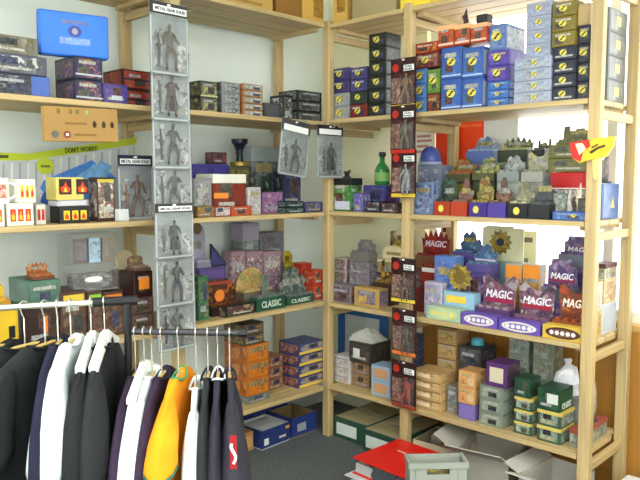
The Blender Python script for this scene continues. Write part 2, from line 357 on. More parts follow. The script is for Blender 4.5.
# ------------------------------------------------------------------ builders for the goods
TOP = {}
def span(unit, x0, x1, yt, v, z0):
    """front-face pixels -> centre along, width, height (base at z0)"""
    xm = (x0 + x1) / 2; u, z1 = G(unit, xm, yt, v)
    yb = pyof(world(unit, u, v, z0)); ym = (yt + yb) / 2
    a, _ = G(unit, x0, ym, v); c, _ = G(unit, x1, ym, v)
    um, z1 = G(unit, xm, yt, v)
    return (a + c) / 2, c - a, z1 - z0
GAP = .0012
def zbase(unit, s): return SH[unit][s] if isinstance(s, str) else s
def carton(unit, s, x0, x1, yt, label, body, front=None, v=.03, d=.12, n=1, logo=None, stripe=None, side=None, name='card_box', cat='box', text=None, tcol=WHITE, group=None, lid=None, turn=0, border=.07, panel=True, inset=None):
    """closed printed cardboard box; n equal ones on top of each other. returns top z"""
    z0 = zbase(unit, s)
    u, w, H = span(unit, x0, x1, yt, v, z0); h_ = max(.012, H / n); w -= .002
    d = min(d, .365 - v) if v < .36 else .02
    first = None
    if isinstance(body, tuple): body = tuple(round(x * .82, 4) for x in body)
    if isinstance(front, tuple): front = tuple(round(x * .85, 4) for x in front)
    bm_ = body if not isinstance(body, tuple) else plain(body, .42, name='card')
    for i in range(n):
        P = world(unit, u, v, z0 + i * h_)
        if first is None:
            b = MB(); b.cbox(-w / 2, w / 2, 0, d, 0, h_ - GAP, .0018); o = b.build(name, bm_)
            k = border
            if panel and front is not None:
                fmat = front if not isinstance(front, tuple) else plain(front, .4)
                plate('front_panel', -w / 2 + k * w, w / 2 - k * w, k * h_ + .002, h_ - k * h_ - .003, 0, fmat, o)
                sm = side if side is not None else fmat
                if isinstance(sm, tuple): sm = plain(sm, .4)
                sx = 1 if unit == 'R' else -1
                b = MB(); b.box(-.0004, .001, .06 * d, .94 * d, .1 * h_ + .001, .9 * h_ - .002); b.build('side_panel', sm, o, (sx * w / 2 if sx > 0 else -w / 2 - .0006, 0, 0))
            if panel and front is not None and not isinstance(front, tuple) and h_ > .02:
                rn = random.Random(label); lt = rn.choice((h(214, 212, 200), h(190, 190, 196), h(206, 190, 140), h(200, 204, 214)))
                za_ = rn.choice((.62, .68, .2)); xa = rn.uniform(.1, .25); xb = rn.uniform(.6, .88)
                plate('title_print', (xa - .5) * w, (xb - .5) * w, h_ * za_, h_ * (za_ + .13), -.0008, art((lt, tuple(x * .35 for x in lt), lt, tuple(x * .6 for x in lt)), 70, rn.randint(0, 9), (1.6, 1, .5)), o, .0007)
                dk = rn.choice((BLACK, h(60, 30, 30), h(30, 34, 60), h(50, 50, 40)))
                if isinstance(body, tuple) and sum(body) > .55: dk = tuple(x * rn.choice((.5, .62)) for x in body)
                xa = rn.uniform(.1, .5)
                plate('picture_print', (xa - .5) * w, (xa + .35 - .5) * w, h_ * .2 if za_ > .5 else h_ * .45, h_ * .55 if za_ > .5 else h_ * .82, -.0008, art((dk, tuple(min(1, x * 3 + .05) for x in dk), dk), 50, rn.randint(0, 9)), o, .0006)
            if stripe:
                sc, a, c = stripe; plate('stripe', -w / 2 + .002, w / 2 - .002, a * h_, c * h_, -.001, plain(sc, .4), o, .0008)
            if inset:
                ic, a, c, e_, f_ = inset; plate('label', -w / 2 + a * w, -w / 2 + c * w, e_ * h_, f_ * h_, -.001, ic if not isinstance(ic, tuple) else plain(ic, .4), o, .0009)
            if logo:
                lx, r = logo if isinstance(logo, tuple) else (logo, .36)
                rr = min(r * .64 * h_, .24 * w)
                lg = oval('logo', (lx - .5) * w, -.001, h_ * .54, rr * 1.25, rr, plain(GOLD, .4), o)
                b = MB(); q = rr * .55
                b.prism([(-q * 1.7, -q * 1.1), (-q * .3, -q * 1.2), (q * .5, q * .1), (q * 1.9, q * .9), (q * .5, q * 1.25), (-q * .3, q * .2)], -.0006, 0); b.build('logo_mark', plain(h(52, 60, 20), .5), lg, (0, -.0012, 0))
            if text: lettering(text, 0, -.0016, h_ * .5, w * .8, h_ * .42, plain(tcol, .5, var=.02), o, .15)
            if lid:
                b = MB(); b.cbox(-w / 2 - .002, w / 2 + .002, -.002, d + .002, h_ * .78, h_ - GAP + .0004, .001); b.build('lid', plain(lid, .45) if isinstance(lid, tuple) else lid, o)
            first = o
        else: o = copy_tree(first)
        o.location = P; o.rotation_euler = (0, 0, yaw(unit) + turn)
        tag(o, stack_label(label, i, n), cat, group or ('stack of ' + label.split(' with ')[0].split(' in ')[0] + 's' if n > 1 else None))
    return z0 + n * h_
SHAPES = {}
SHAPES['flat'] = [(-.5, 0), (.5, 0), (.5, 1), (-.5, 1)]
SHAPES['arch'] = [(-.5, 0), (.5, 0), (.5, .7)] + [(.5 * math.cos(a * math.pi / 10), .7 + .3 * math.sin(a * math.pi / 10)) for a in range(1, 10)] + [(-.5, .7)]
SHAPES['dip'] = [(-.42, 0), (.42, 0), (.5, .95), (.4, 1), (.3, .94), (.2, .86), (.05, .82), (-.1, .84), (-.25, .92), (-.36, 1), (-.5, .95)]
SHAPES['wide'] = [(-.5, 0), (.5, 0), (.5, .8), (.32, .84), (.28, 1), (-.36, 1), (-.4, .84), (-.5, .8)]
SHAPES['flame'] = [(-.46, 0), (.46, 0), (.48, .55), (.52, .78), (.44, .72), (.38, .92), (.28, .76), (.18, .98), (.08, .78), (0, 1), (-.1, .78), (-.2, .96), (-.28, .76), (-.4, .92), (-.43, .7), (-.52, .76), (-.48, .5)]
SHAPES['castle'] = [(-.5, 0), (.5, 0), (.5, 1), (.32, 1), (.32, .62), (.18, .66), (.12, .8), (-.1, .8), (-.16, .62), (-.28, .66), (-.3, .95), (-.46, .9)]
SHAPES['cloud'] = [(-.5, 0), (.5, 0), (.52, .3), (.44, .42), (.5, .6), (.4, .74), (.28, .68), (.22, .9), (.06, 1), (-.08, .86), (-.18, .96), (-.34, .84), (-.36, .64), (-.5, .56), (-.44, .36), (-.53, .22)]
SHAPES['figure'] = [(-.3, 0), (.3, 0), (.34, .4), (.5, .62), (.36, .7), (.2, .66), (.18, .86), (.08, 1), (-.08, 1), (-.18, .86), (-.2, .66), (-.4, .66), (-.48, .5), (-.32, .36)]
_sun = []
for k in range(24):
    r = .5 if k % 2 == 0 else .38
    _sun.append((r * math.cos(k * math.pi / 12), .5 + r * math.sin(k * math.pi / 12)))
SHAPES['sun'] = _sun
SHAPES['round'] = [(.5 * math.cos(k * math.pi / 10), .5 + .5 * math.sin(k * math.pi / 10)) for k in range(20)]
SHAPES['globe'] = [(-.3, 0), (.3, 0)] + [(.5 * math.cos(a), .52 + .48 * math.sin(a)) for a in [(-.25 + 1.5 * k / 14) * math.pi for k in range(15)]]
SHAPES['fin'] = [(-.5, 0), (.5, 0), (.1, .35), (-.3, 1), (-.5, 1)]
def display(unit, s, x0, x1, yt, ytray, label, tray, header, shape='arch', v=.06, d=.1, packs=None, text=None, tcol=WHITE, band=None, logo=None, front=None, name='display_box', hw=1.0, emblem=None, oval_front=None, textz=.62, tray_text=None):
    """counter display box: open tray of packs with a raised cut-out header card behind. returns tray top z"""
    z0 = zbase(unit, s)
    u, w, H = span(unit, x0, x1, yt, v, z0); _, _, Ht = span(unit, x0, x1, ytray, v, z0); Ht = max(.012, Ht); w -= .002
    d = min(d, .37 - v)
    if isinstance(tray, tuple): tray = tuple(round(x * .78, 4) for x in tray)
    tm = tray if not isinstance(tray, tuple) else plain(tray, .42, name='card')
    hm = header if not isinstance(header, tuple) else plain(header, .42)
    t = .003
    b = MB(); b.box(-w / 2, w / 2, 0, d, 0, t); b.box(-w / 2, w / 2, 0, t, t, Ht); b.box(-w / 2, w / 2, d - t, d, t, Ht); b.box(-w / 2, -w / 2 + t, t, d - t, t, Ht); b.box(w / 2 - t, w / 2, t, d - t, t, Ht)
    o = b.build(name, tm, loc=world(unit, u, v, z0)); o.rotation_euler = (0, 0, yaw(unit)); tag(o, label, 'display box')
    if front is not None: plate('front_panel', -w * .46, w * .46, Ht * .1, Ht * .92, 0, front if not isinstance(front, tuple) else plain(front, .4), o)
    if oval_front is not None:
        oval('front_oval', 0, -.001, Ht / 2, w * .36, Ht * .38, plain(oval_front, .4), o); 
    pk = packs or [hm]
    zp = min(Ht + .012, H * .9 if H > Ht else Ht + .008)
    m_ = max(2, min(5, int(w / .035))); yh = d * .5
    pb = MB(); cw = (w - 2 * t - .004) / m_
    pb.cbox(-cw / 2 + .001, cw / 2 - .001, -.012, .012, 0, zp - t - .002, .002)
    p0 = None
    for r in range(2):
        for k in range(m_):
            if p0 is None: q = p0 = pb.build('card_pack', pk[0], o)
            else:
                q = p0.copy(); COL.objects.link(q); q.parent = o
            q.location = (-w / 2 + t + .002 + cw * (k + .5), t + .016 + r * .028, t + (.0 if (k + r) % 2 else .0015))
    yb = d - t - .005
    if yb < .06: yb = .06
    # header: card standing in the tray behind the packs
    pts = [(x * w * hw, z * H) for x, z in SHAPES[shape]]
    if shape in ('sun', 'round', 'globe'):
        hh = min(w * hw, H); pts = [(x * hh * (1.0 if shape != 'globe' else w * hw / hh), H - hh + z * hh) for x, z in SHAPES[shape]]
        bb = MB(); bb.box(-w * .3, w * .3, 0, .003, Ht * .3, H - hh * .5); bb.build('header_stem', tm, o, (0, .068 if d > .075 else d - t - .0035, 0))
    hb = MB(); hb.prism(pts, 0, .003); hd = hb.build('header', hm, o, (0, (.064 if d > .075 else d - t - .008), max(t, 0)))
    hy = -.0004
    if band:
        bc, a, c = band; plate('header_band', -w * .42 * hw, w * .42 * hw, a * H, c * H, hy, plain(bc, .4), hd)
    if emblem:
        ec, er, ez = emblem; oval('emblem', 0, hy, ez * H, er * w, er * w, plain(ec, .4), hd)
    if not band and not text and shape in ('cloud', 'dip', 'figure', 'castle', 'flame', 'arch', 'globe') and H - Ht > .03:
        rn = random.Random(label); lt = rn.choice((h(196, 186, 110), h(190, 190, 180), h(206, 190, 120), h(180, 176, 150)))
        zc_ = Ht + (H - Ht) * rn.uniform(.3, .45); zz1 = (H - Ht) * .22
        plate('title_print', -w * rn.uniform(.26, .36) * hw, w * rn.uniform(.24, .34) * hw, zc_, zc_ + zz1, hy, art((lt, tuple(x * .2 for x in lt), lt, tuple(x * .5 for x in lt)), 70, rn.randint(0, 9), (1.4, 1, .6)), hd)
    if text: lettering(text, 0, hy - .0018, textz * H, w * .78 * hw, max(.012, H * .17), plain(tcol, .5, var=.02), hd, .2)
    if tray_text: lettering(tray_text, 0, -.0016, Ht * .5, w * .7, Ht * .5, plain(tcol, .5, var=.02), o)
    if logo: oval('logo', (logo - .5) * w, -.0008, Ht / 2, min(Ht * .34, w * .16), Ht * .26, plain(GOLD, .4), o)
    return z0 + Ht
def figure_mesh(hg, pose=0, cape=False):
    """generic little standing figure, one continuous body, about 2.5 cm thick"""
    rnd = random.Random(pose * 7 + 3)
    b = MB(); k = hg
    lean = (rnd.random() - .5) * .1 * k
    sp = .07 + .05 * rnd.random()
    hip = Vector((0, 0, .48 * k)); ch = Vector((lean, 0, .78 * k)); nk = Vector((lean, 0, .86 * k))
    b.tube([hip - Vector((0, 0, .03 * k)), hip + (ch - hip) * .4, ch, nk], [.075 * k, .07 * k, .1 * k, .035 * k], 8)
    b.ball((lean, -.005, .93 * k), (.05 * k, .055 * k, .065 * k), 8, 6)
    for s in (-1, 1):
        f = Vector((s * (sp + .04 * rnd.random()) * k, -.01, .02 * k)); kn = Vector((s * (sp + .03) * k, -.012, .26 * k))
        b.tube([hip + Vector((s * .04 * k, 0, 0)), kn, f, f + Vector((s * .01 * k, -.03 * k, -.015 * k))], [.06 * k, .045 * k, .032 * k, .03 * k], 6)
        el = Vector((lean + s * (.15 + .06 * rnd.random()) * k, -.01, (.62 + .12 * rnd.random()) * k))
        hn = el + Vector((s * (.02 + .1 * rnd.random() - .05) * k, -.03 * k, (-.16 + .22 * rnd.random()) * k))
        b.tube([ch + Vector((s * .09 * k, 0, .02 * k)), el, hn], [.042 * k, .034 * k, .026 * k], 6)
    if cape:
        b.prism([(-.1 * k + lean, .8 * k), (.1 * k + lean, .8 * k), (.17 * k, .16 * k), (.05 * k, .12 * k), (-.08 * k, .15 * k), (-.18 * k, .14 * k)], .012, .02)
    return b
def blister(unit, loc, wd, hg, label, card, hdr, ftext, group, pose=0, fig=DGREY, hdr_h=.16, bub=.022, tcol=BLACK, rolls=0, disc=None, strip=None, fs=.8, card_panel=None, second=None, yawx=0, hdrbox=None):
    """carded figure: backing card, header print, clear bubble, figure. loc = bottom centre of the card"""
    b = MB(); r = .008
    pts = []
    for cx_, cz, a0 in ((wd / 2 - r, r, -90), (wd / 2 - r, hg - r, 0), (-wd / 2 + r, hg - r, 90), (-wd / 2 + r, r, 180)):
        for k in range(4):
            a = math.radians(a0 + 30 * k); pts.append((cx_ + r * math.cos(a), cz + r * math.sin(a)))
    b.prism(pts, 0, .002); o = b.build('blister_pack', card, loc=loc); o.rotation_euler = (0, rolls, yaw(unit) + yawx)
    tag(o, label, 'blister pack', group)
    if hdr is not None:
        hb = plate('header_card', -wd * .5 + .002, wd * .5 - .002, hg * (1 - hdr_h), hg - .002, 0, hdr, o)
    if hdrbox is not None: plate('header_label', -wd * hdrbox[0], wd * hdrbox[1], hg * hdrbox[2], hg * hdrbox[3], -.0012, plain(h(240, 242, 240), .4, var=.03), o)
    if ftext:
        for (tx, tz, tw_, th) in ftext[1]: lettering(ftext[0], tx * wd, -.0034, tz * hg, tw_ * wd, th * hg, plain(tcol, .5, var=.02), o)
    oval('peg_hole', 0, -.0012, hg * .965, .009, .004, plain(h(240, 240, 235), .5), o, 10)
    if card_panel is not None: plate('art_panel', *[card_panel[1] * wd, card_panel[2] * wd, card_panel[3] * hg, card_panel[4] * hg], -.0004, card_panel[0], o)
    if disc: oval('print_disc', disc[0] * wd, -.0008, disc[1] * hg, disc[2] * wd, disc[2] * wd, plain(disc[3], .4), o)
    if strip: plate('foot_strip', -wd * .48, wd * .48, .004, hg * .09, -.0006, plain(strip, .4), o)
    top = 1 - hdr_h - .04
    fx = disc and .12 or 0
    f = figure_mesh(hg * top * fs, pose, pose % 3 == 1); fo = f.build('figure', plain(fig, .55, var=.3, scale=60), o, (fx * wd, -bub * .45, hg * .07), smooth=True)
    for q in fo.data.vertices: q.co.y *= min(1, bub * .3 / .02)
    if second is not None:
        f2 = MB(); f2.tube([(0, 0, 0), (.002, 0, hg * top * .3), (-.003, 0, hg * top * .55)], [.004, .007, .003], 6); f2.box(-.014, .014, -.003, .003, hg * top * .33, hg * top * .36)
        f2.build('accessory', plain(second, .5), o, (-wd * .3, -bub * .4, hg * .12))
    bx0, bx1 = (-.44, .44) if not disc else (-.1, .42)
    if not disc:
        lt = plain(h(172, 178, 180), .3, var=.15)  # pale edge strips: highlights along the plastic flange put into the colour
        for e0, e1 in ((-.485, -.45), (.455, .485)): plate('flange_highlight', e0 * wd, e1 * wd, hg * .03, hg * top, -.0006, lt, o)
        plate('flange_highlight', -.44 * wd, .44 * wd, hg * .012, hg * .035, -.0006, lt, o)
        plate('inner_card', -.43 * wd, -.2 * wd, hg * .1, hg * top * .8, -.0002, art((h(150, 156, 160), h(90, 92, 92), h(200, 204, 204), h(60, 56, 52)), 34, pose), o)
        plate('inner_card', .2 * wd, .43 * wd, hg * .07, hg * top * .55, -.0002, art((h(176, 180, 182), h(110, 112, 112), h(210, 212, 212), h(70, 56, 52)), 34, pose + 3), o)
    b = MB(); x0, x1, z0, z1 = bx0 * wd, bx1 * wd, hg * .06, hg * top
    i = .012
    b.add([(x0, 0, z0), (x1, 0, z0), (x1, 0, z1), (x0, 0, z1), (x0 + i, -bub, z0 + i), (x1 - i, -bub, z0 + i), (x1 - i, -bub, z1 - i), (x0 + i, -bub, z1 - i)],
          [(4, 5, 6, 7), (0, 1, 5, 4), (1, 2, 6, 5), (2, 3, 7, 6), (3, 0, 4, 7)])
    b.build('bubble', clear(), o, (0, -.0012, 0))
    return o
def lump(unit, s, px, yt, wd, label, colr, v=.2, name='figurine', cat='figurine', seed=0, spikes=5, z_from=None):
    """small dark moulded creature on a base: body, spikes, base"""
    z0 = zbase(unit, s); u, z1 = G(unit, px, yt, v); hg = max(.03, z1 - z0); rnd = random.Random(seed)
    b = MB(); b.lathe([(.0, 0), (wd * .42, 0), (wd * .42, .006), (wd * .3, .009), (0, .009)], 12)
    o = b.build(name, plain(h(40, 44, 40), .6), loc=world(unit, u, v, z0)); o.rotation_euler = (0, 0, yaw(unit)); tag(o, label, cat)
    b = MB(); b.tube([(0, 0, .008), (wd * .05, 0, hg * .3), (-wd * .04, 0, hg * .55), (wd * .06, -wd * .05, hg * .8), (wd * .12, -wd * .1, hg * .97)], [wd * .2, wd * .26, wd * .2, wd * .13, wd * .05], 8)
    for k in range(spikes):
        a = rnd.random() * math.pi * 2; z = hg * (.35 + .4 * rnd.random())
        p = Vector((math.cos(a) * wd * .15, math.sin(a) * wd * .12, z)); q = p + Vector((math.cos(a) * wd * .34, math.sin(a) * wd * .2, hg * (.05 + .22 * rnd.random())))
        b.tube([p, (p + q) / 2 + Vector((0, 0, .01)), q], [wd * .09, wd * .06, wd * .015], 6)
    b.build('body', plain(colr, .5, var=.4, scale=50), o, smooth=True)
    return o
# ------------------------------------------------------------------ LEFT UNIT, top storey
ART_DK = art((BLACK, NAVY, DGREY, h(70, 74, 96), h(170, 170, 165), h(50, 44, 60)), 34, 1)
ART_PUR = art((h(46, 36, 96), NAVY, h(80, 60, 140), h(190, 120, 70), h(60, 50, 110), BLACK), 40, 2)
ART_RED = art((h(190, 60, 30), h(160, 40, 24), h(120, 36, 26), h(214, 90, 40)), 26, 3, (1, 1, .4))
ART_LAY = art((LGREY, h(120, 128, 110), BLACK, h(170, 150, 110), h(90, 96, 90)), 45, 4)
z = carton('L', 'A', -26, 50, 73, 'dark card box with white specks beneath the smoky box', h(48, 52, 74), ART_DK, v=.03, d=.2, inset=(h(70, 96, 170), .74, .99, .05, .95))
z = carton('L', z, -26, 47, 53, 'smoky grey card box between olive box and dark box', h(84, 84, 100), art((DGREY, h(86, 88, 110), h(130, 130, 140), BLACK, WHITE), 30, 5), v=.03, d=.2)
carton('L', z, -26, 38, 34, 'olive grey card box on top of the smoky box', h(120, 116, 100), art((h(120, 116, 98), h(90, 86, 70), h(160, 156, 140), h(110, 96, 70)), 24, 6), v=.04, d=.18)
z = carton('L', 'A', 75, 103, 57, 'dark purple printed card box below the blue case', NAVY, ART_PUR, v=.03, d=.17, n=2, stripe=(LGREY, .17, .24))
# blue case standing on the purple boxes
u, wd, hg = span('L', 43, 107, 12, .05, z)
b = MB(); b.cbox(-.132, .132, 0, .05, 0, hg, .006); o = b.build('blue_case', plain(h(48, 116, 226), .45, var=.04), loc=world('L', u, .06, z)); o.rotation_euler = (0, 0, math.radians(-13))
tag(o, 'bright blue flat case standing on the purple boxes', 'case')
b = MB(); b.cbox(-.133, .133, .024, .027, .001, hg + .001, .001); b.build('seam', plain(h(28, 70, 150), .5), o)
plate('print_band', -.05, .05, hg * .72, hg * .82, 0, art((h(60, 96, 170), h(110, 110, 140), h(48, 110, 210)), 90, 2), o)
oval('print_disc', 0, 0, hg * .57, .026, .022, plain(h(60, 74, 150), .5), o); oval('print_disc', 0, -.0012, hg * .57, .012, .012, plain(h(150, 150, 170), .5), o)
plate('print_block', -.058, .058, hg * .27, hg * .42, 0, art((h(70, 130, 228), h(150, 180, 230), h(90, 140, 220)), 110, 4, (2, 1, .6)), o)
carton('L', 'A', 104, 128, 84, 'small purple card box in front of the red boxes', h(74, 56, 130), art((h(92, 70, 160), h(70, 50, 120), h(120, 100, 180), h(50, 40, 80)), 36, 7), v=.02, d=.1, inset=(LGREY, .3, .75, .2, .42))
carton('L', 'A', 122, 152, 70, 'glossy red flat card box behind the small purple box', h(60, 22, 20), ART_RED, v=.14, d=.16, n=2, stripe=(BLACK, .44, .54))
carton('L', 'A', 200, 218, 81, 'green black trading card box beside the blister strip', h(60, 68, 56), art((h(70, 84, 64), BLACK, h(210, 196, 120), h(110, 116, 104), DGREY), 34, 8), v=.03, d=.1, n=2, stripe=(h(190, 184, 140), .0, .1))
carton('L', 'A', 222, 240, 82, 'pale lilac and green trading card box', h(150, 150, 160), art((h(160, 160, 176), h(120, 130, 90), BLACK, h(190, 190, 200), h(90, 96, 80)), 32, 9), v=.03, d=.1, n=3)
carton('L', 'A', 243, 263, 84, 'flat card box with orange end and white front', h(170, 120, 70), art((WHITE, h(180, 180, 170), h(90, 90, 80), h(205, 200, 190)), 50, 10, (1, 1, 2)), v=.03, d=.1, n=5, side=h(190, 110, 60))
carton('L', 'A', 264, 280, 103, 'low charcoal box beside the black figure boxes', h(70, 70, 76), h(84, 84, 90), v=.05, d=.1)
carton('L', 'A', 283, 293, 95, 'black box with white flash printed on its front', BLACK, art((BLACK, h(60, 60, 66), WHITE, BLACK, h(30, 30, 34)), 40, 11), v=.03, d=.1)
carton('L', 'A', 297, 322, 91, 'black card box with grey squares beside corner post', h(34, 36, 38), art((h(40, 44, 44), h(110, 116, 112), BLACK, h(60, 66, 64), h(150, 154, 150)), 44, 12), v=.05, d=.14, n=3)
# kraft display lid hung on the shelf edge
u0, za = G('L', 44, 103, -.05); u1, zb = G('L', 118, 138, -.05)
e = MB(); W = u1 - u0; Hh = .128; e.cbox(-W / 2, W / 2, -.03, 0, 0, Hh, .002); o = e.build('cardboard_sign', plain(h(162, 126, 72), .8, var=.06), loc=((u0 + u1) / 2, -.026, za - Hh - .006)); o.rotation_euler = (0, math.radians(-1.5), 0)
tag(o, 'flat kraft cardboard box lid hung on the shelf edge', 'cardboard sign')
for q in (.16, .29, .41):
    b = MB(); b.prism([(-.006, -.012), (.006, -.012), (.008, .002), (.004, .01), (0, .014), (-.004, .01), (-.008, .002)], -.001, 0); b.build('lantern_print', plain(h(58, 40, 16), .7), o, (W * q, -.03, Hh * .52))
oval('round_print', -W * .38, -.03, Hh * .2, .014, .014, plain(h(90, 92, 90), .6), o); oval('round_print', -W * .22, -.03, Hh * .2, .014, .014, plain(h(130, 44, 24), .6), o)
oval('round_print', -W * .22, -.031, Hh * .2, .006, .006, plain(WHITE, .6), o)
for x0_, x1_, zz in ((-.24, .05, .53), (-.12, .18, .2)): plate('faint_print', W * x0_, W * x1_, Hh * zz - .004, Hh * zz + .004, -.03, plain(h(134, 100, 52), .8), o)
for x_ in (-.32, -.16, -.07, .06): plate('top_print', W * x_ - .006, W * x_ + .006, Hh * .8, Hh * .93, -.03, plain(h(110, 100, 50) if x_ != .06 else h(150, 160, 110), .7), o)
# ------------------------------------------------------------------ LEFT UNIT, second storey
def pixpoly(unit, v, pts): return [G(unit, x, y, v) for x, y in pts]
def flat_poly(name, unit, v, pts, t, mat, parent=None, org=None):
    p = pixpoly(unit, v, pts); ou, oz = org or (0, 0)
    b = MB(); b.prism([(a - ou, c - oz) for a, c in p], 0, t); return b.build(name, mat, parent)
vP = .30; ou, oz = G('L', 60, 210, vP)[0], SH['L']['B']
ps = empty('folded_poster', (ou, vP, oz)); tag(ps, 'grey folded poster display with lime band leaning on the wall', 'poster')
def pz(x): return oz
def ppoly(name, pts, mat, dy=0, t=.003, foot=False):
    q = pixpoly('L', vP, pts)
    if foot: q = [(a, oz) if c < oz + .05 else (a, c) for a, c in q]
    b = MB(); b.prism([(a - ou, c - oz) for a, c in q], 0, t); return b.build(name, mat, ps, (0, dy, 0))
lime = plain(h(176, 190, 44), .6, var=.06)
ppoly('panel', [(-30, 222), (29, 219), (29, 158), (-30, 155)], plain(h(176, 180, 182), .7, var=.04), foot=True)
ppoly('panel', [(29, 219), (132, 214), (134, 142), (29, 158)], plain(h(186, 190, 190), .7, var=.04), foot=True)
ppoly('band', [(-30, 160.5), (29, 160.5), (29, 153.5), (-30, 151.5)], lime, -.002, .002)
ppoly('band', [(29, 160.5), (135, 144.5), (137, 137), (29, 153.5)], lime, -.002, .002)
for k in range(17):
    x = -6 + 8.2 * k; yt_ = 162 if x < 29 else 162 - (x - 29) * .155
    ppoly('printed_pen', [(x, yt_ + 26), (x + 2, yt_ + 26), (x + 2.4, yt_ + 1), (x + .3, yt_ + 1)], plain(h(150, 154, 160) if k % 2 else h(205, 208, 206), .6), -.0012, .0012)
BL1, BL2, BL3 = h(70, 130, 205), h(120, 175, 225), h(40, 84, 160)
for pts, c in ([[(40, 188), (44, 180), (92, 160), (96, 164), (50, 200)], BL1], [[(52, 194), (94, 164), (104, 170), (70, 198)], BL2], [[(40, 202), (43, 193), (66, 180), (72, 186), (50, 206)], BL3], [[(72, 198), (104, 168), (116, 178), (108, 200)], BL1], [[(86, 186), (100, 160), (112, 166), (100, 190)], BL2]):
    ppoly('umbrella_print', pts, plain(c, .5, var=.25, scale=30), -.0016 - .0004 * len(ps.children) / 30, .001)
cu_, cz_ = G('L', 45, 166, vP); oval('round_sticker', cu_ - ou, -.0035, cz_ - oz, .037, .034, lime, ps, 20)
plate('sticker_print', cu_ - ou - .02, cu_ - ou + .02, cz_ - oz - .006, cz_ - oz + .004, -.0047, plain(h(90, 100, 30), .6), ps)
tu, tz_ = G('L', 81, 149.5, vP); lettering("DON'T WORRY!", tu - ou, -.0045, tz_ - oz, .15, .022, plain(h(58, 66, 20), .6), ps, 0, roll=-.10)
tu, tz_ = G('L', 3, 156.5, vP); plate('band_print', tu - ou - .02, tu - ou + .02, tz_ - oz - .006, tz_ - oz + .006, -.003, plain(h(58, 66, 20), .6), ps)
# mug boxes
def mug_prints(o, w_, h_, n, c1, c2):
    for k in range(n):
        x = (k + .5) / n * w_ * .84 - w_ * .42
        plate('mug_print', x - w_ / n * .3, x + w_ / n * .3, h_ * .2, h_ * .74, 0, plain(c1, .4), o); b = MB(); q_ = w_ / n; b.prism([(-q_ * .16, 0), (q_ * .16, 0), (q_ * .2, h_ * .16), (q_ * .06, h_ * .26), (q_ * .02, h_ * .42), (-q_ * .08, h_ * .24), (-q_ * .2, h_ * .2)], -.001, 0); b.build('flame_print', plain(c2, .4), o, (x, -.0011, h_ * .26))
def mugbox(s, x0, x1, yt, label, body, c1, c2, n, v=.02, d=.09, stripe=None):
    before = set(bpy.data.objects); zt = carton('L', s, x0, x1, yt, label, body, None, v=v, d=d, name='mug_box', stripe=stripe)
    o = [q for q in bpy.data.objects if q not in before and q.parent is None][0]
    _, w_, H_ = span('L', x0, x1, yt, v, zbase('L', s)); mug_prints(o, w_, H_, n, c1, c2); return zt
zl = mugbox('B', -22, 5, 204, 'white mug box with orange prints under the upright mug', WHITE, h(220, 90, 30), h(240, 190, 60), 3)
zm = mugbox('B', 7, 34, 203, 'white mug box with three red and orange mug prints', h(240, 236, 216), h(196, 50, 30), h(240, 170, 50), 3)
mugbox(zm, 18, 36, 179, 'white mug box on top of another white mug box', h(240, 238, 222), h(235, 200, 70), h(190, 50, 36), 3)
mugbox('B', 36, 46, 204, 'narrow white box with red stripes beside the mug boxes', h(226, 226, 214), h(190, 60, 50), h(150, 40, 40), 2, v=.05)
u, z1 = G('L', -1, 178, .07)
mg = MB(); R_ = .031; Hm = z1 - zl
mg.lathe([(.0, 0), (R_ * .95, 0), (R_, .004), (R_, Hm), (R_ - .004, Hm), (R_ - .004, .006), (0, .006)], 20); o = mg.build('mug', plain(WHITE, .25, var=.02), loc=(u, .065, zl), smooth=False); tag(o, 'white ceramic mug with red print standing on a mug box', 'mug')
b = MB(); b.tube([(R_ * .9 + .03 * math.sin(a) * 1.0, 0, Hm * .5 + .03 * math.cos(a)) for a in [k * math.pi / 8 for k in range(9)]], .005, 8); ho = b.build('handle', plain(WHITE, .25, var=.02), o, smooth=True); ho.rotation_euler = (0, 0, math.radians(-20))
b = MB(); n = 9; b.add([(R_ * 1.01 * math.cos(a), R_ * 1.01 * math.sin(a), z_) for a in [math.radians(-140 + 9 * k) for k in range(n)] for z_ in (Hm * .2, Hm * .75)], [(2 * k, 2 * k + 2, 2 * k + 3, 2 * k + 1) for k in range(n - 1)]); b.build('red_print', art((h(180, 40, 30), h(220, 120, 50), WHITE), 60, 3), o)
zb_ = mugbox('B', 60, 90, 206, 'black mug box with yellow and red prints, lowest of three', BLACK, h(220, 190, 40), h(196, 40, 24), 3, v=.03)
zb_ = carton('L', zb_, 58, 88, 200, 'thin pale grey box between two black printed mug boxes', h(190, 192, 200), h(210, 205, 214), v=.03, d=.09)
before = set(bpy.data.objects)
zb_ = carton('L', zb_, 56, 84, 177, 'yellow mug box with two black flame panels', h(222, 206, 110), None, v=.03, d=.09, name='mug_box')
o = [q for q in bpy.data.objects if q not in before and q.parent is None][0]; _, w_, H_ = span('L', 56, 84, 177, .03, zb_ - .1)
for k in (-.02, .05):
    plate('flame_panel', k - .025, k + .025, .022, .082, -.0002, plain(h(40, 16, 14), .4), o); b = MB(); b.prism([(-.016, 0), (.016, 0), (.02, .016), (.008, .024), (.002, .042), (-.008, .024), (-.02, .02)], -.001, 0); b.build('flame_print', plain(h(214, 60, 24), .4), o, (k, -.0013, .03)); b = MB(); b.prism([(-.007, 0), (.007, 0), (.004, .01), (0, .02), (-.006, .01)], -.001, 0); b.build('flame_print', plain(h(240, 190, 60), .4), o, (k, -.0024, .032))
carton('L', 'B', 97, 115, 177, 'tall dark red box printed with crowded faces', h(60, 30, 30), art((h(120, 30, 26), h(210, 190, 160), BLACK, h(150, 60, 50), h(90, 96, 100), WHITE), 36, 13), v=.05, d=.07, stripe=(h(200, 180, 60), .88, .95))
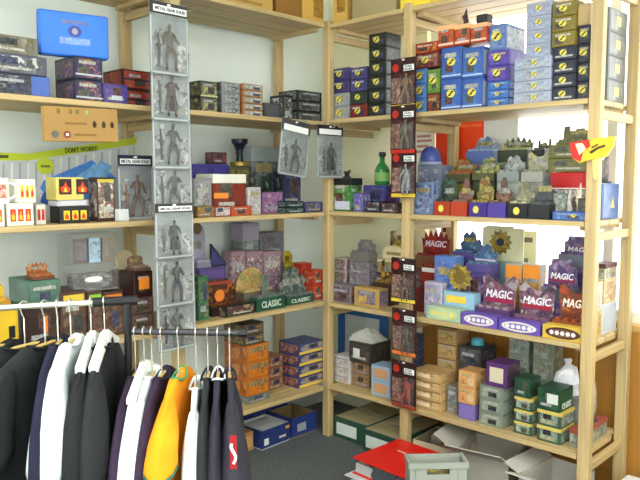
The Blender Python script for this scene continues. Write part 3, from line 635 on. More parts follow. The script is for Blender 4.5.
# carded figure standing on the shelf
GC = plain(h(118, 122, 126), .35, var=.12, scale=22)
HD = plain(h(34, 36, 58), .4, var=.1)
MG = 'METAL GEAR SOLID'
u, wd, hg = span('L', 118, 153, 155, .075, SH['L']['B'])
blister('L', (u, .075, SH['L']['B']), wd, hg, 'grey blister pack with dark brown figure standing on the shelf', GC, HD, (MG, [(0, .9, .8, .05)]), None, 2, h(84, 60, 44), .17, bub=.028, second=BROWN, hdrbox=(.43, .43, .86, .94))
b = MB(); b.cbox(0, .045, 0, .035, 0, .05, .002); o = b.build('clear_cube', clear((.9, .92, .94), .4), loc=(G('L', 119, 214, .005)[0], .004, SH['L']['B'])); tag(o, 'small clear plastic cube in front of the standing blister pack', 'cube')
b = MB(); b.cbox(.008, .037, .008, .027, .004, .03, .002); b.build('insert', plain(LGREY, .4), o)
# ------------- goods right of the strip
carton('L', 'B', 193, 229, 164, 'long indigo box behind the red brown box', h(64, 58, 140), art((h(60, 56, 140), h(80, 74, 170), h(40, 36, 90)), 20, 14), v=.22, d=.1)
carton('L', 'B', 194, 212, 178, 'grey box with pale wedge beside blister strip', h(150, 152, 156), art((h(170, 172, 176), h(120, 124, 132), h(200, 200, 196)), 18, 15), v=.06, d=.1)
zr = carton('L', 'B', 213, 246, 174, 'rust red game box with white lid edge', h(126, 44, 24), art((h(140, 52, 28), h(120, 40, 24), h(110, 36, 26), h(150, 60, 30)), 16, 16), v=.06, d=.13, lid=h(226, 224, 214), inset=(h(226, 140, 50), .02, .45, .42, .55))
for i_, (a, c, lab, bc, ic) in enumerate(((197, 214, 'tiny olive box with orange print at the shelf edge', h(120, 104, 50), art((h(150, 130, 60), h(60, 50, 30), h(220, 150, 50)), 60, 3)), (214.5, 231, 'tiny red box with white lettering patch at the shelf edge', h(140, 36, 26), art((h(150, 40, 30), WHITE, h(120, 30, 24)), 70, 2)), (231.5, 252, 'tiny orange red box in front of the rust red box', h(190, 70, 30), art((h(220, 120, 40), h(180, 60, 30), h(140, 40, 30)), 60, 5)))):
    carton('L', 'B', a, c, 206, lab, bc, ic, v=.005, d=.045)
z9 = carton('L', 'B', 229.5, 250, 166, 'olive tin under the black flared bust', h(96, 92, 66), art((h(100, 98, 70), h(170, 150, 80), h(60, 60, 44)), 30, 17), v=.22, d=.09, name='tin')
# black flared trophy-like bust
u, zt_ = G('L', 239.5, 139, .265); hb_ = zt_ - z9
b = MB(); b.lathe([(0, 0), (.045, 0), (.042, .012), (.02, .02), (.016, hb_ * .4), (.02, hb_ * .6), (.03, hb_ * .75), (.042, hb_ * .85), (.044, hb_), (0, hb_)], 16); o = b.build('trophy_bust', plain(h(30, 30, 44), .35), loc=(u, .265, z9), smooth=False); tag(o, 'black flared trophy stand on the olive tin', 'trophy')
b = MB(); b.lathe([(.046, 0), (.05, .002), (.05, .02), (.043, .024)], 16); b.build('base_ring', plain(h(150, 130, 60), .4, .5), o)
zq = G('L', 219, 164, .25)[1]
carton('L', zq, 212, 227, 152, 'small dark box with red picture on the indigo box', h(50, 46, 60), art((h(60, 50, 60), h(150, 70, 60), h(90, 80, 90)), 40, 18), v=.24, d=.06)
carton('L', 'B', 252, 281, 147, 'clear grey moulded package behind the small boxes', h(124, 132, 134), art((h(130, 140, 140), h(90, 98, 100), h(170, 176, 176), h(70, 76, 76)), 26, 19), v=.24, d=.1, lid=h(150, 160, 160))
zw = carton('L', 'B', 248, 261, 187, 'small white and grey box beside rust red box', h(200, 196, 190), art((WHITE, h(150, 140, 150), h(200, 190, 180)), 44, 20), v=.05, d=.07)
zp_ = carton('L', 'B', 262, 283, 192, 'small pink and violet box under a dark creature', h(150, 100, 150), art((h(190, 120, 150), h(90, 90, 170), h(220, 190, 200), h(150, 60, 90), h(70, 70, 130)), 46, 21), v=.08, d=.07)
lump('L', zw, 252, 171, .07, 'dark grey figurine standing on the small white box', h(50, 56, 54), v=.085, seed=1)
lump('L', zp_, 267, 172, .075, 'dark green spiny figurine on the pink and violet box', h(36, 56, 44), v=.115, seed=2, spikes=8)
lump('L', zp_, 278, 170, .065, 'black green crouching figurine beside the spiny one', h(30, 44, 40), v=.115, seed=5, spikes=7)
carton('L', 'B', 283, 301, 171, 'tall navy box printed with a cloaked shape', h(40, 44, 84), art((h(40, 46, 90), h(30, 30, 50), h(80, 90, 140), h(130, 140, 170)), 24, 22), v=.13, d=.08)
carton('L', 'B', 285, 304, 201, 'flat black box with teal stripes under the navy box', h(24, 40, 48), art((h(30, 60, 66), BLACK, h(140, 170, 160), h(24, 30, 40)), 40, 23, (.4, 1, 2)), v=.02, d=.09, n=2)
carton('L', 'B', 305, 325, 202, 'flat indigo box with pale lens print beside corner post', h(60, 56, 110), art((h(60, 60, 120), h(150, 150, 190), h(40, 40, 70), h(90, 80, 130)), 40, 24), v=.03, d=.08)
# ------------------------------------------------------------------ LEFT UNIT, third storey
zy = carton('L', 'C', -18, 19, 308, 'yellow card box with black square at the rail', h(214, 176, 40), h(224, 186, 44), v=.03, d=.1, inset=(BLACK, .72, .9, .35, .6))
display('L', zy, -18, 11, 285, 302, 'yellow round headed display on the yellow box', h(190, 140, 40), art((h(230, 190, 50), h(200, 140, 40), h(90, 60, 30)), 20, 3), 'arch', v=.04, d=.09)
zd = carton('L', 'C', 23, 60, 306, 'dark brown box with small orange emblem under green box', h(46, 32, 32), art((h(60, 36, 36), h(40, 28, 30), h(80, 50, 44)), 18, 25), v=.05, d=.2, inset=(h(220, 120, 40), .55, .66, .35, .75))
zg = carton('L', zd, 30, 61, 280, 'flat teal green game box under the dragon display', h(80, 118, 104), art((h(84, 124, 108), h(70, 104, 94), h(110, 140, 120)), 14, 26), v=.05, d=.2)
display('L', zg, 33, 55, 264, 281, 'orange brown spiky dragon shaped display on green box', h(110, 60, 34), art((h(190, 84, 40), h(130, 50, 30), h(220, 150, 70), h(90, 40, 26)), 34, 4), 'flame', v=.07, d=.08)
for a, c, lab, cc in ((61, 87, 'brown card box with yellow panel under the acrylic case', h(214, 180, 60)), (88, 103, 'brown card box with lime panel under the acrylic case', h(130, 180, 50)), (104, 124, 'brown card box with orange panel under the acrylic case', h(214, 120, 40))):
    zc = carton('L', 'C', a, c, 291, lab, h(80, 54, 44), art((h(100, 66, 50), h(60, 40, 36), h(140, 110, 90), h(70, 50, 50)), 30, 27), v=.04, d=.17, inset=(cc, .1, .9, .74, .93))
# acrylic case with three cards
zc += .006; u, wd, hg = span('L', 72, 118, 234, .06, zc)
e = empty('acrylic_case', (u, .06, zc)); tag(e, 'clear acrylic case showing three framed cards in a row', 'case')
cl = clear((.75, .78, .82), .03); dc = .13
for nm, bxs in (('front_sheet', (-wd / 2, wd / 2, 0, .004, .003, hg)), ('back_sheet', (-wd / 2, wd / 2, dc - .004, dc, .003, hg)), ('side_sheet', (-wd / 2, -wd / 2 + .004, .004, dc - .004, .003, hg)), ('side_sheet', (wd / 2 - .004, wd / 2, .004, dc - .004, .003, hg)), ('top_sheet', (-wd / 2, wd / 2, 0, dc, hg, hg + .004))):
    b = MB(); b.box(*bxs); b.build(nm, cl, e)
b = MB(); b.box(-wd / 2, wd / 2, 0, dc, 0, .003); b.build('base', plain(h(120, 116, 116), .5), e)
for k, (c1, c2) in enumerate(((h(86, 60, 64), h(140, 130, 140)), (h(150, 184, 210), h(190, 214, 228)), (h(130, 110, 92), h(170, 160, 140)))):
    x = (k - 1) * wd * .29 + .004; b = MB(); b.cbox(-.034, .034, 0, .004, 0, .1, .001); q = b.build('framed_card', plain(c1, .4), e, (x, .012, hg * .5)); plate('card_picture', -.025, .025, .014, .085, 0, art((c2, c1, h(100, 110, 130)), 40, k), q)
b = MB(); b.box(-wd / 2 + .006, wd / 2 - .006, .02, dc - .01, hg * .455, hg * .47); b.build('inner_shelf', cl, e)
b = MB(); b.cbox(-wd / 2 + .015, wd / 2 - .015, .02, .08, .004, hg * .3, .003); q = b.build('card_tray', art((h(90, 84, 90), h(60, 54, 60), h(150, 150, 150)), 30, 6, (1, 1, 3)), e)
oval('tray_label', 0, .0195, hg * .2, .04, .012, plain(WHITE, .4), q)
zk = carton('L', 'C', 122, 134, 271, 'narrow maroon box behind the acrylic case', h(110, 50, 36), art((h(120, 50, 36), h(80, 36, 30), h(160, 90, 50)), 30, 28), v=.24, d=.1)
b = MB(); b.prism([(x * .1, zz * .095) for x, zz in SHAPES['round']], 0, .004); o = b.build('round_card', plain(h(222, 208, 170), .6, var=.05), loc=(G('L', 124, 260, .27)[0], .27, zk)); tag(o, 'cream round card standing behind the acrylic case', 'card')
b = MB(); b.box(-.02, .02, .0045, .03, 0, .02); b.build('foot', plain(h(200, 186, 150), .6), o)
z7 = carton('L', 'C', 133, 154, 297, 'brown black card box stacked under an orange one', h(90, 70, 64), art((h(110, 86, 76), h(60, 46, 44), h(150, 130, 116), h(110, 50, 40)), 44, 29, (.6, 1, 2)), v=.04, d=.12, n=2)
z7 = carton('L', z7, 134, 153, 271, 'black box with glowing orange panel by the blister strip', h(50, 26, 24), art((h(60, 30, 26), h(40, 22, 24), h(90, 40, 30)), 30, 30), v=.04, d=.12, inset=(h(236, 140, 40), .25, .8, .3, .75))
display('L', z7, 135, 151, 257, 268, 'small brown domed display on the orange panel box', h(110, 80, 66), art((h(140, 110, 90), h(100, 76, 66), h(170, 140, 110)), 40, 5), 'arch', v=.05, d=.08)
carton('L', 'C', 198, 209, 276, 'narrow green box beside the dark orange display', h(60, 110, 74), art((h(70, 124, 84), h(40, 80, 60), h(130, 150, 110)), 34, 31), v=.03, d=.09)
zz_ = carton('L', 'C', 199, 226, 267, 'low purple box behind the dark orange display', h(90, 74, 130), h(104, 84, 150), v=.2, d=.1)
display('L', zz_, 197, 213, 224, 262, 'grey violet standing card with brown round top', h(150, 146, 170), h(160, 156, 176), 'arch', v=.21, d=.08, emblem=(h(110, 84, 60), .3, .86))
b = MB(); b.prism([(-.04, 0), (.075, 0), (.02, .04), (-.04, .115)], 0, .02); o = b.build('triangle_stand', plain(h(40, 40, 72), .4), loc=(G('L', 218, 262, .21)[0], .205, zz_)); tag(o, 'dark navy triangular stand on the low purple box', 'stand')
b = MB(); b.prism([(-.05, .01), (.05, .01), (.01, .04), (-.04, .085)], -.001, 0); b.build('inlay', plain(h(60, 60, 110), .4), o)
carton('L', 'C', 243, 259, 223, 'tall grey green box with ruled front under a lilac lid', h(120, 136, 124), art((h(126, 146, 130), h(96, 112, 104), h(150, 160, 150)), 30, 32, (.5, 1, 2)), v=.25, d=.1, lid=h(150, 140, 160))
carton('L', 'C', 260, 284, 232, 'grey violet box with green oval on its front', h(120, 116, 124), art((h(120, 116, 126), h(90, 90, 96), h(150, 140, 150)), 30, 33), v=.25, d=.1, inset=(h(104, 140, 70), .2, .85, .35, .6))
for k, (a, c) in enumerate(((232, 246), (247, 263), (264, 281))):
    carton('L', 'C', a, c, 251, ['red white speckled box nearest the navy triangle', 'red white speckled box in the middle of three', 'red white speckled box behind the globe display'][k], h(150, 120, 130), art((h(190, 180, 184), h(150, 60, 70), h(110, 100, 120), h(220, 214, 210), h(80, 60, 70)), 44, 34 + k), v=.155, d=.085)
display('L', 'C', 212, 243, 281, 306, 'dark display box with orange burst header', h(50, 34, 30), art((h(60, 40, 34), h(90, 56, 40), h(40, 28, 28), h(190, 100, 40)), 30, 6), 'wide', v=.065, d=.085, band=(h(150, 60, 50), .84, .93), emblem=(h(230, 130, 50), .16, .5))
carton('L', 'C', 225, 256, 304, 'low black box with tan labels at the shelf edge', BLACK, art((BLACK, h(40, 36, 36), h(190, 160, 130), h(110, 90, 80)), 40, 37), v=.005, d=.05)
display('L', 'C', 244, 274, 269, 291, 'display box with round orange and green globe header', h(110, 100, 84), art((h(216, 150, 100), h(140, 170, 90), h(226, 180, 130), h(190, 110, 80)), 26, 7), 'globe', v=.065, d=.08)
display('L', 'C', 257, 285, 276, 297, 'green display tray lettered in white under the globe header', h(40, 84, 66), art((h(90, 110, 100), h(130, 140, 130), h(60, 80, 74)), 40, 8), 'flat', v=.0, d=.055, tray_text='CLASSIC', tcol=h(190, 205, 190), hw=.25)
display('L', 'C', 287, 314, 268, 296, 'green display tray lettered in white beside the red boxes', h(46, 90, 72), art((h(96, 120, 110), h(150, 156, 146), h(70, 90, 96), h(60, 80, 70)), 34, 9), 'cloud', v=.02, d=.09, tray_text='CLASSIC', tcol=h(190, 205, 190))
zo = carton('L', 'C', 286, 305, 268, 'grey green box under the yellow oval header', h(120, 136, 120), SAGE, v=.24, d=.09)
display('L', zo, 285, 304, 252, 266, 'small display with yellow oval header near the corner', h(140, 130, 50), art((h(214, 196, 40), h(190, 170, 40), h(230, 214, 70)), 16, 10), 'round', v=.26, d=.08, emblem=(h(110, 96, 30), .12, .5), hw=1.1)
carton('L', 'C', 302, 312, 263, 'narrow tall red box behind a green display', h(180, 56, 36), art((h(190, 60, 40), h(160, 44, 30), h(214, 110, 70)), 30, 38), v=.13, d=.07)
carton('L', 'C', 314, 324, 270, 'narrow red box with pale patch at corner post', h(190, 60, 36), art((h(200, 66, 40), h(170, 50, 34), h(220, 170, 120)), 30, 39), v=.04, d=.08, n=2)
# ------------------------------------------------------------------ LEFT UNIT, lowest shelf
zt1 = carton('L', 'D', 247, 270, 394, 'grey green box carrying the orange stack', h(110, 120, 110), art((h(120, 130, 120), h(90, 96, 90), h(150, 156, 150)), 24, 40), v=.04, d=.18)
zt1 = carton('L', zt1, 247, 269, 344, 'orange card box with dark lettering row', h(190, 110, 40), art((h(230, 140, 40), h(214, 120, 30), h(190, 100, 30)), 12, 41), v=.04, d=.18, n=3, side=art((h(190, 110, 44), h(150, 76, 30), h(214, 150, 90)), 12, 4), inset=(art((h(90, 60, 40), h(200, 170, 120), h(70, 46, 30)), 70, 3, (2, 1, .3)), .08, .92, .55, .85))
carton('L', zt1, 244, 264, 323, 'dark green and brown flat box on the orange stack', h(80, 74, 50), art((h(110, 90, 70), h(50, 70, 50), h(180, 150, 110), h(100, 50, 36)), 44, 42, (.5, 1, 2)), v=.05, d=.16, n=2)
carton('L', 'D', 268, 283, 356, 'reddish brown speckled box between orange and blue stacks', h(140, 90, 70), art((h(170, 110, 80), h(120, 60, 50), h(200, 170, 140), h(100, 60, 60)), 40, 43), v=.13, d=.12, n=3)
carton('L', 'D', 299, 324, 342, 'blue and yellow card box with red end', h(60, 70, 120), art((h(60, 90, 180), h(220, 190, 80), h(60, 90, 180), h(40, 60, 130), h(200, 190, 150)), 22, 44, (.4, 1, 1.6)), v=.04, d=.16, n=4, side=art((h(160, 60, 50), h(190, 150, 120), h(120, 40, 40), h(70, 70, 120)), 30, 5), stripe=(h(224, 190, 70), .06, .3))
# ------------------------------------------------------------------ RIGHT UNIT, top storey
ALN = dict(logo=(.42, .33))
def lbox(*a, **k):
    k.setdefault('logo', (.45, .34)); return carton('R', *a, **k)
z = lbox('A', 331, 349, 93, 'pale grey card box with yellow oval logo at corner', h(150, 156, 158), art((h(170, 176, 176), h(140, 146, 150), h(190, 194, 190)), 22, 50), v=.03, d=.12, n=2)
lbox(z, 331, 349, 68, 'purple card box with yellow oval logo at corner', h(66, 56, 110), art((h(74, 62, 126), h(56, 48, 96), h(96, 84, 150)), 22, 51), v=.03, d=.12, n=2)
z = lbox('A', 350, 367, 104, 'dark red card box with yellow logo under green one', h(120, 40, 36), art((h(130, 44, 40), h(100, 32, 32), h(160, 70, 50)), 24, 52), v=.03, d=.12)
z = lbox(z, 350, 367, 91, 'single dark green card box between red and purple ones', h(40, 52, 44), h(46, 60, 50), v=.03, d=.12)
lbox(z, 350, 367, 67, 'violet blue card box with yellow logo beside the green tower', h(70, 62, 120), art((h(80, 72, 136), h(60, 54, 104), h(110, 104, 160)), 22, 53), v=.03, d=.12, n=2)
lbox('A', 368.5, 386, 33, 'dark green card box with yellow oval logo', h(36, 42, 36), art((h(44, 52, 42), h(34, 38, 36), h(56, 64, 52)), 24, 54), v=.02, d=.12, n=6, side=art((h(60, 64, 60), h(44, 46, 46), h(84, 88, 84)), 34, 6, (.4, 1, 2)))
za = lbox('A', 413, 426, 69, 'sky blue card box with yellow logo beside the post', h(80, 130, 200), art((h(90, 140, 210), h(70, 120, 190), h(110, 160, 220)), 24, 55), v=.03, d=.12, n=3)
zb = lbox('A', 427, 440, 93, 'red brown picture box under the green one', h(110, 40, 30), art((h(140, 56, 40), h(80, 30, 26), h(190, 130, 90), h(60, 30, 30)), 34, 56), v=.03, d=.12, logo=None)
zb = lbox(zb, 427, 440, 69, 'leaf green card box with yellow logo', h(100, 140, 60), art((h(120, 160, 70), h(90, 130, 60), h(140, 176, 90)), 24, 57), v=.03, d=.12)
zb = lbox(max(za, zb) + .001, 414, 439, 53, 'maroon card box lying across blue and green boxes', h(110, 44, 44), art((h(120, 48, 48), h(90, 36, 40), h(190, 150, 120), h(140, 70, 60)), 30, 58), v=.03, d=.12)
lbox(zb, 414, 439, 42, 'red picture box on top of the maroon one', h(150, 36, 24), art((h(180, 44, 26), h(130, 30, 22), h(214, 120, 60)), 24, 59), v=.03, d=.12, logo=None)
ART_BL = art((h(64, 104, 180), h(54, 90, 164), h(80, 120, 196), h(60, 98, 172)), 20, 60)
zb1 = lbox('A', 441, 461.5, 47, 'blue card box with white line and yellow logo', h(56, 94, 170), ART_BL, v=.02, d=.09, n=2, stripe=(h(170, 190, 220), .08, .13), logo=(.5, .2))
zb2 = lbox('A', 462, 483, 47, 'blue card box with yellow logo, right of its twin', h(56, 94, 170), ART_BL, v=.02, d=.09, n=2, stripe=(h(170, 190, 220), .08, .13), logo=(.5, .2), side=h(150, 160, 176))
zb1 = max(zb1, zb2) + .001
for k, (a, c) in enumerate(((438, 454), (454.5, 470), (470.5, 487))):
    carton('R', zb1, a, c, 25 - k, ['red orange character box beside the flat boxes', 'red orange box between two alike on the blue boxes', 'red orange box with pink rim at the row end'][k], h(180, 62, 24), art((h(214, 84, 30), h(180, 56, 24), h(230, 140, 70), h(150, 44, 20)), 30, 61), v=.02, d=.09, stripe=(h(230, 190, 170), .1, .2), lid=h(226, 170, 120))
zc_ = zb1 + span('R', 470.5, 487, 23, .02, zb1)[2] + .002
carton('R', zc_, 476, 487, 14, 'black matchbox sized box on the red orange boxes', BLACK, h(40, 40, 50), v=.03, d=.05)
lump('R', zc_, 466, 9, .05, 'brown black figurine standing on red orange boxes', h(60, 40, 34), v=.05, seed=9, spikes=4)
zb = lbox('A', 487, 509, 81, 'bright blue flat card box with yellow logo', h(60, 110, 190), art((h(70, 120, 200), h(56, 100, 180), h(90, 140, 210)), 22, 62), v=.03, d=.16, n=3, side=art((h(80, 120, 190), h(190, 200, 214), h(60, 100, 180)), 30, 7))
zb = lbox(zb, 487, 509, 50, 'bright purple card box with yellow logo', h(84, 64, 160), art((h(96, 72, 180), h(76, 58, 150), h(120, 96, 200)), 22, 63), v=.03, d=.16, n=2)
lbox(zb, 489, 506, 24, 'slate blue card box on top of the purple ones', h(90, 116, 170), art((h(90, 120, 180), h(120, 144, 190), h(80, 104, 160)), 20, 64), v=.04, d=.17, side=art((h(140, 150, 170), h(190, 196, 200), h(110, 124, 150)), 26, 8))
ART_LG = art((h(176, 184, 204), h(160, 168, 190), h(196, 202, 216)), 18, 65)
zb = lbox('A', 514, 551, 57, 'wide silver grey card box with small yellow logo', h(168, 176, 196), ART_LG, v=.0, d=.15, n=4, logo=(.55, .3))
zn = G('R', 538, 0, .03)[1]
lbox(zb, 526, 551, 1.5, 'narrow silver grey card box with small yellow logo', h(168, 176, 196), ART_LG, v=.02, d=.13, n=4, logo=(.5, .3))
zb = lbox('A', 552, 576, 46, 'navy black card box with yellow logo in wide column', h(32, 36, 56), art((h(34, 38, 60), h(26, 28, 44), h(46, 50, 72)), 20, 66), v=.01, d=.14, n=4)
lbox(zb, 552, 576, 1, 'olive gold card box with pale logo', h(130, 112, 36), art((h(140, 120, 40), h(120, 104, 34), h(150, 132, 50)), 16, 67), v=.01, d=.14, n=3)
zb = lbox('A', 577, 590, 25, 'navy black card box with logo in narrow column', h(32, 36, 56), art((h(34, 38, 60), h(26, 28, 44), h(46, 50, 72)), 20, 68), v=.03, d=.13, n=4)
carton('R', zb, 577, 590, 3, 'sandy blank box on the narrow navy column', h(190, 160, 110), h(196, 168, 116), v=.03, d=.13)
z0_ = SH['R']['A']; hh = .096
for i in range(4):
    b = MB(); b.cbox(-.05, .05, 0, .19, 0, hh - .001, .002); o = b.build('card_box', plain(h(120, 122, 122), .45), loc=world('R', 1.352, .172, z0_ + i * hh)); o.rotation_euler = (0, 0, yaw('R'))
    tag(o, stack_label('long grey card box behind the end post', i, 4), 'box', 'long grey boxes behind the end post')
    b = MB(); b.box(-.0004, .001, .012, .178, .008, hh - .01); b.build('side_panel', art((h(140, 142, 140), h(120, 122, 122), h(160, 160, 156)), 14, 70), o, (.05, 0, 0))
    b = MB(); b.box(-.0004, .0008, .07, .12, hh * .3, hh * .7); b.build('logo', plain(h(200, 190, 130), .4), o, (.051, 0, 0))
# ------------------------------------------------------------------ RIGHT UNIT, second storey
zg = carton('R', 'B', 331, 351, 178, 'bright green box with white panels and black lid', h(60, 120, 40), art((h(90, 170, 60), h(60, 130, 50), h(70, 140, 60), h(190, 200, 190), h(40, 60, 40)), 34, 71), v=.03, d=.09, lid=BLACK, inset=(h(190, 190, 210), .2, .95, .05, .3))
lump('R', zg, 347, 171, .055, 'black spiky figurine on the bright green box', h(30, 30, 34), v=.07, seed=11, spikes=8)
carton('R', 'B', 353, 362, 193, 'small lilac box next to the bright green one', h(110, 100, 170), art((h(120, 110, 190), h(80, 80, 150), h(200, 196, 220)), 40, 72), v=.04, d=.07)
zq = carton('R', 'B', 363, 386, 185, 'blue violet box under the green bottle', h(60, 66, 130), art((h(70, 80, 150), h(50, 50, 100), h(100, 110, 180), h(150, 60, 70)), 34, 73), v=.13, d=.12)
carton('R', 'B', 366, 380, 201, 'low black box with pale lettering strip', h(30, 30, 40), art((BLACK, h(60, 60, 90), h(170, 170, 170)), 44, 74), v=.04, d=.07)
carton('R', 'B', 381, 397, 203, 'low brown and blue box beside the post', h(80, 56, 50), art((h(90, 60, 50), h(60, 60, 100), h(160, 130, 110)), 44, 75), v=.02, d=.08)
# green bottle with dark stopper
u, zt_ = G('R', 385, 156, .2); hb_ = zt_ - zq
b = MB(); b.lathe([(0, 0), (.036, 0), (.04, .01), (.04, hb_ * .5), (.03, hb_ * .66), (.014, hb_ * .78), (.013, hb_), (0, hb_)], 18); o = b.build('bottle', plain(h(50, 120, 60), .15, var=.2), loc=world('R', u - .01, .19, zq), smooth=True); tag(o, 'dark green bottle with black stopper on the blue violet box', 'bottle')
b = MB(); b.lathe([(0, 0), (.016, 0), (.02, .008), (.018, .024), (0, .026)], 12); b.build('stopper', plain(BLACK, .4), o, (0, 0, hb_ - .004))
b = MB(); b.lathe([(.0405, .02), (.0412, .021), (.0412, hb_ * .42), (.0405, hb_ * .43)], 18); b.build('label', plain(h(120, 170, 90), .5), o)
lump('R', zq, 394.5, 160, .06, 'black figurine beside the dark green bottle', h(34, 34, 44), v=.19, seed=13)
carton('R', 'B', 413, 433, 182, 'pale blue clear fronted box beside the post', h(120, 140, 180), art((h(130, 150, 190), h(170, 186, 210), h(90, 110, 160), h(60, 80, 130)), 30, 76), v=.04, d=.08)
zr = carton('R', 'B', 417, 441, 165, 'grey blue box under a blue dome', h(130, 140, 160), art((h(140, 150, 170), h(110, 120, 150), h(180, 186, 196)), 26, 77), v=.2, d=.1)
b = MB(); u, zt_ = G('R', 430, 146, .25); hb_ = zt_ - zr; b.lathe([(0, 0), (.055, 0), (.055, hb_ * .3)] + [(.055 * math.cos(a), hb_ * .3 + hb_ * .7 * math.sin(a)) for a in [k * math.pi / 12 for k in range(1, 6)]] + [(0, hb_)], 18)
o = b.build('dome_figurine', plain(h(70, 84, 160), .3, var=.3, scale=40), loc=world('R', u, .255, zr), smooth=True); tag(o, 'shiny indigo dome standing on the grey blue box', 'figurine')
b = MB(); b.lathe([(.056, 0), (.062, .003), (.06, .016), (.055, .018)], 18); b.build('base', plain(h(150, 160, 190), .4), o)
# front row trays, each with cut-out header cards
R4 = 'B'
display('R', R4, 434, 450, 178, 201.5, 'display tray in orange red with a black green header', h(176, 60, 34), art((BLACK, h(40, 60, 50), h(90, 110, 90), h(30, 40, 40)), 30, 11), 'arch', v=.015, d=.1, logo=.45)
display('R', R4, 450.5, 467, 179, 202, 'display tray in orange red with grey red header', h(190, 66, 36), art((h(150, 150, 140), h(130, 60, 50), h(100, 110, 110), h(170, 90, 60)), 34, 12), 'figure', v=.015, d=.1)
display('R', R4, 469, 487, 176, 202.5, 'purple display tray with olive and gold lettered header', h(66, 48, 140), art((h(120, 110, 50), h(190, 180, 90), h(80, 70, 40), h(150, 90, 60)), 34, 13), 'cloud', v=.015, d=.1, logo=.4)
display('R', R4, 487.5, 506, 178, 203, 'purple display tray with brown figure shaped header', h(84, 62, 160), art((h(120, 80, 50), h(70, 46, 40), h(170, 130, 100), h(50, 40, 60)), 34, 14), 'figure', v=.015, d=.1)
display('R', R4, 507.5, 528, 181, 203.5, 'black display tray with pale olive header', h(28, 28, 36), art((h(170, 166, 110), h(110, 110, 70), h(80, 70, 110), h(200, 196, 150)), 34, 15), 'cloud', v=.015, d=.1, logo=.45)
display('R', R4, 528.5, 550, 177, 204.5, 'black display tray with dark helmet shaped header', h(34, 34, 40), art((h(40, 44, 52), h(90, 96, 100), BLACK, h(60, 60, 70)), 34, 16), 'figure', v=.015, d=.1)
carton('R', R4, 552, 588, 211.5, 'low blue box with yellow mark at the shelf edge', h(56, 96, 170), art((h(70, 110, 190), h(50, 90, 160), h(110, 150, 210)), 28, 78), v=.005, d=.06, logo=(.6, .3))
carton('R', R4, 553, 565, 193, 'small grey green box behind the low blue one', h(130, 140, 130), art((h(170, 176, 160), h(90, 90, 80), h(200, 200, 190)), 40, 79), v=.072, d=.05)
lump('R', R4, 570, 187, .05, 'white and black figurine behind the low blue box', h(190, 186, 176), v=.1, seed=17, spikes=6)
lump('R', R4, 580, 182, .05, 'cream figurine with raised arms near the end post', h(214, 206, 180), v=.11, seed=19, spikes=7)
# back row
bk = dict(v=.155, d=.1)
q = carton('R', R4, 446, 470, 181, 'dark olive base box behind the red trays', h(60, 64, 44), OLIVE, v=.15, d=.11)
display('R', q, 446, 470, 158, 174, 'olive green display behind the red trays', h(80, 80, 50), art((h(110, 106, 60), h(60, 60, 40), h(150, 140, 80), h(170, 60, 40)), 30, 17), 'cloud', v=.155, d=.095)
q = carton('R', R4, 472, 494, 180, 'dark base box with lime patch behind purple trays', h(50, 56, 44), h(70, 80, 50), v=.15, d=.11)
display('R', q, 472, 494, 157, 173, 'yellow green and black display behind the purple trays', h(90, 90, 60), art((h(140, 140, 70), h(60, 66, 50), h(190, 186, 110), h(44, 50, 44)), 30, 18), 'cloud', v=.155, d=.095)
q = carton('R', R4, 496, 520, 181, 'pale base box behind the black trays', h(150, 156, 150), h(170, 176, 170), v=.15, d=.11)
display('R', q, 497, 519, 155, 172, 'silver grey display behind the black trays', h(150, 156, 156), art((h(170, 176, 176), h(120, 126, 130), h(200, 204, 200), h(90, 96, 90)), 30, 19), 'cloud', v=.155, d=.095)
q = carton('R', R4, 521, 543, 182, 'grey base box near the olive stack', h(140, 146, 140), h(160, 160, 150), v=.15, d=.11)
display('R', q, 521, 543, 152, 172, 'pale display with yellow logo near the olive stack', h(170, 170, 160), art((h(190, 190, 176), h(150, 150, 130), h(210, 200, 110), h(110, 116, 110)), 30, 20), 'dip', v=.155, d=.095)
q = carton('R', R4, 466, 492, 163, 'tall grey box under the blue bubble package', h(110, 120, 140), h(120, 130, 150), v=.275, d=.085)
display('R', q, 466, 492, 136, 151, 'blue display with clear bubble front in the back row', h(90, 110, 170), art((h(90, 120, 180), h(160, 180, 210), h(70, 90, 150), h(200, 206, 214)), 30, 21), 'cloud', v=.28, d=.08)
q = carton('R', R4, 497, 527, 162, 'tall grey green box under the thorny green display', h(120, 130, 110), h(120, 126, 104), v=.275, d=.085)
display('R', q, 497, 527, 136, 150, 'thorny green black display in the back row', h(60, 70, 50), art((h(80, 90, 50), h(40, 50, 40), h(130, 140, 80), h(180, 180, 120)), 30, 22), 'flame', v=.28, d=.08)
q = carton('R', R4, 531, 545, 156, 'slim grey box under a tiny black display', h(120, 120, 116), h(130, 130, 126), v=.275, d=.085)
display('R', q, 531, 545, 139, 150, 'tiny black display beside the olive stack', h(40, 44, 44), art((h(50, 56, 54), h(90, 100, 90), BLACK), 34, 23), 'castle', v=.28, d=.08)
# olive stack with red box
q = carton('R', R4, 550, 586, 190, 'grey white box at the bottom of the olive stack', h(180, 180, 186), art((WHITE, h(150, 60, 60), h(180, 180, 190)), 40, 80), v=.17, d=.16)
q = carton('R', q, 550, 586, 172, 'plain bright red box under the olive ones', h(190, 20, 24), h(200, 24, 26), v=.17, d=.16, stripe=(WHITE, .05, .12))
q = carton('R', q, 548, 588, 144, 'olive green box on the bright red box', h(110, 106, 48), art((h(120, 116, 54), h(104, 98, 44), h(140, 134, 70)), 14, 81), v=.17, d=.16, n=2)
display('R', q, 556, 592, 124, 142, 'olive castle shaped display on top of the olive stack', h(104, 100, 46), art((h(120, 116, 56), h(70, 70, 40), h(150, 146, 80), h(96, 100, 70)), 26, 24), 'castle', v=.19, d=.1)
